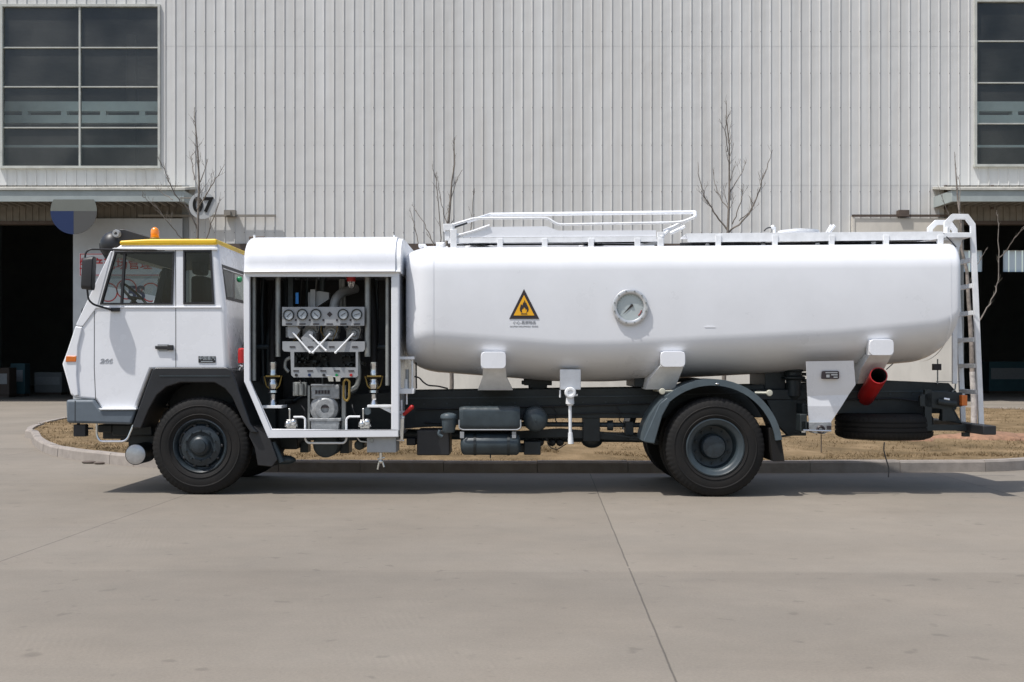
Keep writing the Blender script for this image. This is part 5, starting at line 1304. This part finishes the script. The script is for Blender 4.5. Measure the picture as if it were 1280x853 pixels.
# side equipment
m = MB(); m.pbox(521, 538, 562, 569.5, .3, .85); m.pbox(508, 548, 520, 557, .5, .8); part(m, 'battery_box', 'black', bevel=.012)
m = MB(); q = P(561, 530, .22); Zp = lambda y: P(561, y, .22).z
m.lathe((q.x, .22, 0), 'z', [(Zp(541), .0001), (Zp(541), .06), (Zp(539), .075), (Zp(524), .085), (Zp(523), .098), (Zp(520), .098), (Zp(518), .085), (Zp(516.5), .04), (Zp(516), .0001)], 24); m.ptube([(550, 538), (548, 543), (553, 546)], .2, .02); af = part(m, 'air_dryer', 'slate2')
m = MB(); a_, b_ = P(574, 508.5, .12), P(650, 538, .12); pts = rrect(0, (a_.z + b_.z) / 2, .42, a_.z - b_.z, .06)
rings = []
for k in range(17):
    t = k / 16; u = a_.x + (b_.x - a_.x) * t; s_ = .9 if k in (0, 16) else (1.0 if k % 3 else .985)
    rings.append([(u, .12 + .21 + x * s_, (a_.z + b_.z) / 2 + (z - (a_.z + b_.z) / 2) * s_) for x, z in pts])
m.loft(rings); bt = part(m, 'battery_cover', 'slate', smooth=25)
m = MB(); m.ptube([(574, 525), (574, 535.5), (578, 537.5), (647, 537.5), (651, 535), (651, 525)], .10, .008); m.pbox(575, 540, 580, 548, .15, .2); m.pbox(640, 540, 645, 548, .15, .2); part(m, 'cover_strap', 'steel', bt)
m = MB(); q = P(575, 556, .2); q1 = P(651, 556, .2); r_ = .125; m.lathe((q.x, .26, q.z), 'x', [(0, .0001), (.01, .08), (.03, .115), (.05, r_), (q1.x - q.x - .05, r_), (q1.x - q.x - .03, .115), (q1.x - q.x - .01, .08), (q1.x - q.x, .0001)], 32); rs_ = part(m, 'air_tank', 'slate')
m = MB()
for px in (592, 634):
    u = P(px, 556, .2).x; m.lathe((u, .26, q.z), 'x', [(0, r_), (0, r_ + .006), (.03, r_ + .006), (.03, r_)], 32)
m.cyl(P(613, 569, .26), P(613, 573, .26), .008); part(m, 'tank_strap', 'chassis', rs_)
m = MB(); q = P(669.5, 524.5, .3); m.lathe((q.x, .28, q.z), 'y', [(-.02, .0001), (-.016, .06), (0, .11), (.02, .135), (.05, .145), (.45, .145), (.5, .08), (.5, .0001)], 36); m.lathe((q.x, .26, q.z - .01), 'y', [(-.015, .0001), (-.015, .012), (0, .014)], 12); part(m, 'air_tank', 'slate')
m = MB(); m.pbox(655, 552, 676, 569, .5, .9); m.pbox(580, 556, 670, 566, .6, .9); part(m, 'valve_box', 'chassis', bevel=.01)
# rear mudguard
cc_ = (890.5, 562); 
m = MB()
def arcpts(r, a0, a1, n=28): return [(cc_[0] + r * math.cos(R(a)), cc_[1] - r * math.sin(R(a))) for a in [a0 + (a1 - a0) * k / n for k in range(n + 1)]]
o1 = arcpts(88, 8, 173); i1 = arcpts(80, 8, 173)[::-1]
m.ppoly(o1 + i1, -.02, .03)
o1 = arcpts(88, 8, 173); i1 = arcpts(85.5, 8, 173)[::-1]
m.ppoly(o1 + i1, .031, .66)
mg = part(m, 'mudguard', 'slate2', smooth=30)
m = MB(); m.ppoly([(804, 551), (824, 505), (834, 497), (838, 502), (828, 520), (818, 555), (806, 553)], -.024, .1); part(m, 'mudguard_flap', 'slate2', mg, bevel=.01)
m = MB(); m.ppoly([(961, 535), (970, 535), (977, 550), (981, 577), (966, 577)], .02, .6); part(m, 'mud_flap', 'rubber', mg, bevel=.006)
q = P(896.5, 480, -.02); m = MB(); m.sphere((q.x, -.022, q.z), .016, 8, (1.6, 1, .7)); part(m, 'guard_bolt', 'chrome', mg)
M['knob'] = mat('cream_paint', (.46, .45, .37), .5)
for px, py, ex in ((828, 489.5, 846), (962, 491.5, 944)):
    m = MB(); q = P(px, py, .0); m.lathe((q.x, .0, q.z), 'y', [(-.01, .0001), (-.008, .03), (0, .036), (.02, .036), (.02, .0001)], 20); m.cyl((q.x, .02, q.z), (P(ex, py, .1).x, .1, q.z), .014); m.cyl((q.x, .01, q.z), (q.x, .8, q.z), .014); part(m, 'guard_stay', 'knob', mg)
c2 = copy_tree(mg, T); c2.scale = (1, -1, 1); c2.location = (0, FAR, 0)

# rear dark mass, white control panel
m = MB(); m.pbox(941, 487, 1008, 500, .7, .82); m.ppoly([(958, 500), (1008, 500), (1008, 545), (985, 545), (972, 532)], .7, .8); m.pbox(1000, 518, 1009, 540, .1, .3); m.pbox(1003, 505, 1012, 518, .3, .6)
for py in (466, 474): m.pbox(1003, py, 1010, py + 4, .9, 1.1)
part(m, 'pump_drive', 'chassis', bevel=.01)
m = MB(); a_ = [P(1008, 452, .06), P(1067, 451, .06), P(1069.5, 481, .02), P(1062, 492, .0), P(1010, 497, .0), P(1011, 528, .06), P(1038.5, 528, .06)]
# bent sheet: upper leans out, lower tucks in
up = [P(1008, 452, .02), P(1067, 451, .02), P(1069.5, 481, .10), P(1061, 493.5, .14), P(1009.6, 495.5, .145)]
mid = [P(1009.6, 495.5, .145), P(1061, 493.5, .14), P(1052, 508, .14), P(1010.2, 508, .14)]
lo2 = [P(1010.2, 508, .14), P(1052, 508, .14), P(1038.5, 528, .165), P(1011.5, 528, .165)]
for pl_ in (up, mid, lo2):
    n = len(pl_); vs = [tuple(p_) for p_ in pl_] + [(p_.x, p_.y + .025, p_.z) for p_ in pl_]; m.add(vs, [list(range(n)), list(range(2 * n - 1, n - 1, -1))] + [(i, (i + 1) % n, n + (i + 1) % n, n + i) for i in range(n)])
wp = part(m, 'side_guard_panel', 'white', smooth=0)
m = MB(); a_, b_ = P(1027.5, 464, .04), P(1049, 474, .04); m.prism(rrect((a_.x + b_.x) / 2, (a_.z + b_.z) / 2, b_.x - a_.x, a_.z - b_.z, .015), .040, .10); lp_ = part(m, 'data_plate', 'signblack', wp)
m = MB()
for (x0, y0, x1, y1) in ((1032, 465.5, 1047, 466.7), (1033, 468.5, 1037, 472), (1039, 468, 1047, 469.5), (1042, 471, 1047, 472.5)): m.pbox(x0, y0, x1, y1, .036, .0395)
part(m, 'plate_marking', 'steel', wp, smooth=0)
m = MB(); m.ppoly([(1011, 528), (1039.5, 528), (1039.5, 538), (1030, 543), (1018, 542), (1011, 538)], .12, .3); vb = part(m, 'rear_coupling', 'cast', bevel=.006)
m = MB(); q = P(1026, 537, .11); m.lathe((q.x, .11, q.z), 'y', [(0, .02), (-.015, .035), (0, .05)], 20); m.pbox(1034, 532.5, 1039, 536.5, .1, .118); part(m, 'coupling_port', 'signblack', vb)
m = MB(); m.ptube([(1004, 538), (1039, 539)], .07, .010); m.pbox(1002, 527, 1007, 541, .1, .2); part(m, 'coupling_bar', 'chrome', vb)
m = MB(); m.ptube([(1026.5, 543), (1026.5, 566)], .15, .006); part(m, 'hanging_rod', 'brown', vb)
# red tube
M['hosein'] = mat('tube_inside', (.01, .01, .01), .8)
m = MB(); a_ = P(1098.5, 469.5, .12); b_ = P(1080, 500, .95); d = (b_ - a_).normalized()
m.tube([a_, a_ + d * .02, b_], [.097, .100, .100], 28, cap=False); m.tube([a_, a_ + d * .002], [.098, .088], 28, cap=False)
rt_ = part(m, 'red_tube', 'red', smooth=50)
m = MB(); m.tube([a_ + d * .003, b_], [.089, .089], 28, cap=False); m.cyl(b_ - d * .02, b_, .095, n=24); part(m, 'tube_lining', 'hosein', rt_)
m = MB(); m.tube([P(1108, 462, .3), P(1116, 455, .4)], .006, 6); part(m, 'tube_wire', 'black', rt_)
# spare wheel
sw = empty('spare_wheel', (0, 0, 0), T); q = P(1114.5, 534.5, .62); sw.location = (q.x, .62 + .30, P(1114, 534.5, .5).z); sw.rotation_euler = (R(90), 0, 0)
make_tyre('tyre', sw, .30, .565)
m = MB(); m.lathe((0, 0, 0), 'y', [(-.11, .32), (-.09, .27), (.0, .26), (.02, .1), (.04, .26), (.11, .32)], 48); part(m, 'rim', 'slate', sw)
m = MB(); m.ptube([(1105.5, 553), (1104.5, 562), (1107, 572), (1111, 585), (1110.5, 597)], .3, .0075); part(m, 'ground_strap', 'black')
# rear end
m = MB(); m.ppoly([(1150, 495), (1165, 489), (1203, 491), (1204, 508), (1190, 510), (1197, 527), (1178, 527), (1178, 512), (1150, 508)], .5, .56); m.ppoly([(1178, 508), (1191, 508), (1203, 530), (1176, 526)], .62, .70); m.cyl(P(1172, 502, .48), P(1196, 505, .45), .035)
tb = part(m, 'tail_bracket', 'chassis', bevel=.008)
m = MB(); m.cyl(P(1180, 499, .48), P(1187, 500, .46), .02); part(m, 'bolt_head', 'chrome', tb)
m = MB(); m.pbox(1202.5, 494, 1209.5, 507.5, .42, .52); part(m, 'tail_lamp', 'orange', bevel=.008)
xb0 = P(1232, 538, .0).x; xb1 = P(1246.5, 538, 0).x; zb0, zb1 = P(1240, 544, 0).z, P(1240, 532.5, 0).z
m = MB(); m.box(xb0 - .02, xb1, .02, FAR - .02, zb0, zb1); rb = part(m, 'rear_bumper', 'black', bevel=.01)
m = MB(); 
for v in (.5, FAR - .56): m.box(xb0 - .55, xb0 + .0, v, v + .06, zb0 + .02, zb0 + .09); m.box(xb0 - .5, xb0 - .42, v, v + .06, zb0 + .09, zb0 + .5); m.box(xb0 - .05, xb0 + .02, v, v + .08, zb0 - .05, zb0 - .002)
part_each(m, 'bumper_bracket', 'chassis', rb, smooth=0)
m = MB(); m.cyl(P(1172, 449, .8), P(1172, 480, .8), .008); m.ptube([(1196, 445), (1194, 487), (1190, 490)], .8, .009); m.ptube([(1170, 477), (1200, 477.5)], .9, .004); rd = part(m, 'antenna_rod', 'pipe')
m = MB(); m.pbox(1167, 455, 1177, 463, .78, .84); part(m, 'reflector_box', 'signblack', rd, bevel=.004)
# ---- ladder
lv0, lv1 = .55, 1.10
def lp(px, py): return P(px, py, lv0)
LT = [(1227.3, 531), (1216.5, 281), (1209, 271), (1192, 271), (1184, 279), (1184, 300)]
def bar_path(mb, pts, v, w=.060, d=.04):
    q = [P(a, b, lv0) for a, b in pts]; n = len(q)
    def off(s):
        out = []
        for i in range(n):
            e1 = (q[i] - q[i - 1]).normalized() if i else (q[1] - q[0]).normalized(); e2 = (q[i + 1] - q[i]).normalized() if i < n - 1 else e1
            n1 = Vector((-e1.z, 0, e1.x)); n2 = Vector((-e2.z, 0, e2.x)); k = (n1 + n2) / max(.3, 1 + n1.dot(n2)); out.append(q[i] + k * s)
        return out
    a_, b_ = off(w / 2), off(-w / 2)
    for i in range(n - 1):
        mb.prism([(a_[i].x, a_[i].z), (a_[i + 1].x, a_[i + 1].z), (b_[i + 1].x, b_[i + 1].z), (b_[i].x, b_[i].z)], v, v + d)
m = MB(); bar_path(m, LT, lv0); lad = part(m, 'ladder', 'white2', bevel=.004)
m = MB(); bar_path(m, LT, lv1); part(m, 'ladder_rail', 'white2', lad, bevel=.004)
for py in (324.5, 357, 391, 424.5, 457.5, 490.5):
    t = (py - 281) / (531 - 281); px = 1216.5 + (1227.3 - 1216.5) * t; q = P(px - 2, py, lv0)
    m = MB(); m.box(q.x - .02, q.x + .025, lv0 + .041, lv1 - .001, q.z - .026, q.z + .026); part(m, 'rung', 'white2', lad, bevel=.003)
m = MB(); a_, b_ = P(1170, 291, .5), P(1214, 297, .5); m.box(a_.x, b_.x, .5, 1.15, b_.z, a_.z); m.ppoly([(1191, 297), (1204, 297), (1197, 318), (1197, 480), (1191, 480)], .6, .64); m.cyl(P(1184, 284, .52), P(1184, 292, .52), .02)
part(m, 'ladder_platform', 'white2', lad, bevel=.004)
# ---- tank top walkway
m = MB(); tv = .30
m.ppoly([(858, 292), (960, 291.5), (1178, 289.5), (1182, 297), (1165, 300), (860, 303)], tv, tv + .02); m.ppoly([(858, 292), (1178, 289.5), (1178, 291), (858, 293.5)], tv + .021, tv + .5)
wk = part(m, 'walkway_beam', 'white2')
for px in (898, 969, 1040, 1108, 1176):
    m = MB(); m.ppoly([(px - 3.5, 294), (px + 4, 294), (px + 3, 309), (px + 5, 311), (px - 5, 311), (px - 3, 309)], tv - .012, tv + .05); part(m, 'walkway_support', 'white2', wk, bevel=.003)
m = MB(); m.ppoly([(860, 297), (1178, 294), (1178, 300), (860, 303)], FAR - .6, FAR - .58); part(m, 'far_beam', 'white2', wk, smooth=0)
m = MB(); m.ptube([(850, 304.5), (900, 303), (960, 304), (1020, 303), (1040, 302), (1090, 301.5), (1150, 301), (1172, 298), (1180, 292)], .36, .008); m.ptube([(860, 306.5), (1000, 305), (1170, 304)], .6, .02)
m.ptube([(955, 289), (959, 285), (966, 284.5)], .8, .008); m.ptube([(850, 305.5), (890, 304.5)], .4, .016); m.ptube([(1183, 296), (1190, 303), (1195, 309)], .32, .007)
part(m, 'cable_run', 'black')
m = MB(); m.cyl(P(968, 292, .8), P(968, 284, .8), .018); m.sphere(P(966, 284, .8), .025, 10); m.tube([P(1036, 291, .9), P(1043, 282, .9)], .022, 8); m.tube([P(1033, 291, .9), P(1039, 281.5, .9)], .012, 8); m.lathe(P(998, 292, 1.2), 'z', [(0, .25), (.03, .25), (.05, .1), (.05, .0001)], 24)
for px in (884, 954, 1022, 1092): m.cyl(P(px, 307, .4), P(px, 301, .4), .025)
part(m, 'roof_fitting', 'white2')
# folding guard rail platform
gv = .26
m = MB(); m.ppoly([(560, 298), (820, 296), (822, 302), (560, 304)], gv, gv + .025); m.ppoly([(560, 298), (822, 296), (822, 297), (560, 299)], gv + .026, gv + .7); gr = part(m, 'guard_rail_deck', 'white2')
for px in (567, 625, 681, 739, 797, 826):
    m = MB(); m.pbox(px - 3.5, 298 if px > 560 else 294, px + 3.5, 314.5, gv - .015, gv + .05); m.pbox(px - 5.5, 313.5, px + 5.5, 315.5, gv - .02, gv + .12); part(m, 'deck_support', 'white2', gr, bevel=.003)
m = MB(); m.ppoly([(563, 293), (590, 290.5), (606, 284), (683, 283), (698, 288.5), (820, 288), (820, 295.5), (563, 297)], gv + .03, gv + .045); part(m, 'toe_plate', 'white', gr, smooth=0)
m = MB(); m.ppoly([(568, 303.5), (818, 301), (818, 308), (568, 310)], 1.0, 1.02); part(m, 'far_toe_plate', 'white2', gr, smooth=0)
m = MB(); m.ptube([(592, 273.3), (684, 272.6), (697, 281), (838, 278.5), (853, 277.5), (869, 271)], [gv + .05] * 6, .015); m.ptube([(560, 283), (592, 273.3)], [gv + .05, gv + .05], .015)
m.ptube([(563, 297), (592, 289), (612, 282)], gv + .02, .014)
part(m, 'hand_rail', 'white2', gr)
m = MB(); a_ = [(612, 268.5), (869, 265.5)]; m.ptube(a_, 1.6, .024); m.ptube([(612, 268.5), (566, 283)], [1.6, .4], .02); m.ptube([(869, 265.5), (869, 271), (838, 286), (826, 297)], [1.6, gv + .05, gv + .1, gv], .02); m.ptube([(566, 298), (566, 283)], gv + .03, .02)
m.ptube([(869, 265.5), (869, 271.5)], [1.6, gv + .05], .018)
part(m, 'far_hand_rail', 'white2', gr)
m = MB(); m.pbox(554, 280, 566, 288, gv, gv + .2); m.pbox(556, 288, 562, 300, gv + .02, gv + .1); m.pbox(563, 287, 571, 314, gv - .02, gv + .04); m.pbox(822, 290, 830, 314, gv, gv + .05); m.ppoly([(800, 306), (818, 302), (832, 288), (836, 290), (822, 306)], gv + .1, gv + .15)
m.tube([P(830, 290, gv + .1), P(852, 280, gv + .1)], .028, 8); m.tube([P(838, 292, gv + .3), P(856, 283, gv + .3)], .02, 8)
part_each(m, 'hinge_post', 'white2', gr, bevel=.004)
m = MB(); m.tube([P(566, 285, gv + .1), P(584, 279, gv + .15)], .012, 6); m.ptube([(700, 300), (740, 303), (830, 304)], gv + .3, .01); m.ptube([(560, 306.5), (700, 305.5), (800, 306)], gv + .4, .01); part(m, 'gas_strut', 'black', gr)
m = MB(); m.sphere(P(553, 306, .5), .03, 10); m.pbox(545, 303, 556, 308, .5, .7); m.pbox(523, 305, 532, 309, .6, .8); m.pbox(530, 308, 560, 310, .5, .7); part(m, 'tank_top_valve', 'white2', bevel=.006)
m = MB(); m.lathe((P(600, 305, 1.2).x, 1.24, topz(P(600, 305, 1.2).x)), 'z', [(-.02, .3), (.08, .3), (.1, .28), (.12, .0001)], 32); m.lathe((P(740, 305, 1.2).x, 1.24, topz(P(740, 305, 1.2).x)), 'z', [(-.02, .3), (.08, .3), (.1, .28), (.12, .0001)], 32); part_each(m, 'manhole_cover', 'white2')

# ================================================================== light, camera
SUNV = Vector((.42, .26, -1)).normalized()
sd = bpy.data.lights.new('sun', 'SUN'); sd.energy = 4.2; sd.angle = R(.53); sd.color = (1, .97, .93)
so = bpy.data.objects.new('sun', sd); C.objects.link(so); so.rotation_euler = SUNV.to_track_quat('-Z', 'Y').to_euler()
w = bpy.data.worlds.new('World'); bpy.context.scene.world = w; w.use_nodes = True; nt = w.node_tree
sky = nt.nodes.new('ShaderNodeTexSky'); sky.sky_type = 'NISHITA'; sky.sun_disc = False
sky.sun_elevation = math.asin(-SUNV.z); sky.sun_rotation = math.atan2(-SUNV.x, -SUNV.y) % (2 * math.pi)
sky.dust_density = 2.5; sky.air_density = 1.2; sky.ozone_density = 1.0
bg = nt.nodes['Background']; bg.inputs['Strength'].default_value = .15
nt.links.new(sky.outputs[0], bg.inputs['Color'])
cam = bpy.data.cameras.new('camera'); co = bpy.data.objects.new('camera', cam); C.objects.link(co); bpy.context.scene.camera = co
co.location = (0, -D, H); co.rotation_euler = (R(90), 0, 0); cam.sensor_width = 36; cam.lens = 36 * F / 1280
cam.shift_x = (640 - PX0) / 1280; cam.shift_y = (PY0 - 426.5) / 1280; cam.clip_end = 2000; cam.clip_start = .1
sc = bpy.context.scene; sc.view_settings.view_transform = 'Standard'; sc.view_settings.look = 'None'; sc.view_settings.gamma = 1
sc.view_settings.exposure = 0.0; sc.view_settings.use_curve_mapping = False
sc.cycles.use_denoising = True; sc.cycles.max_bounces = 8; sc.cycles.transparent_max_bounces = 12; sc.cycles.caustics_reflective = False; sc.cycles.caustics_refractive = False
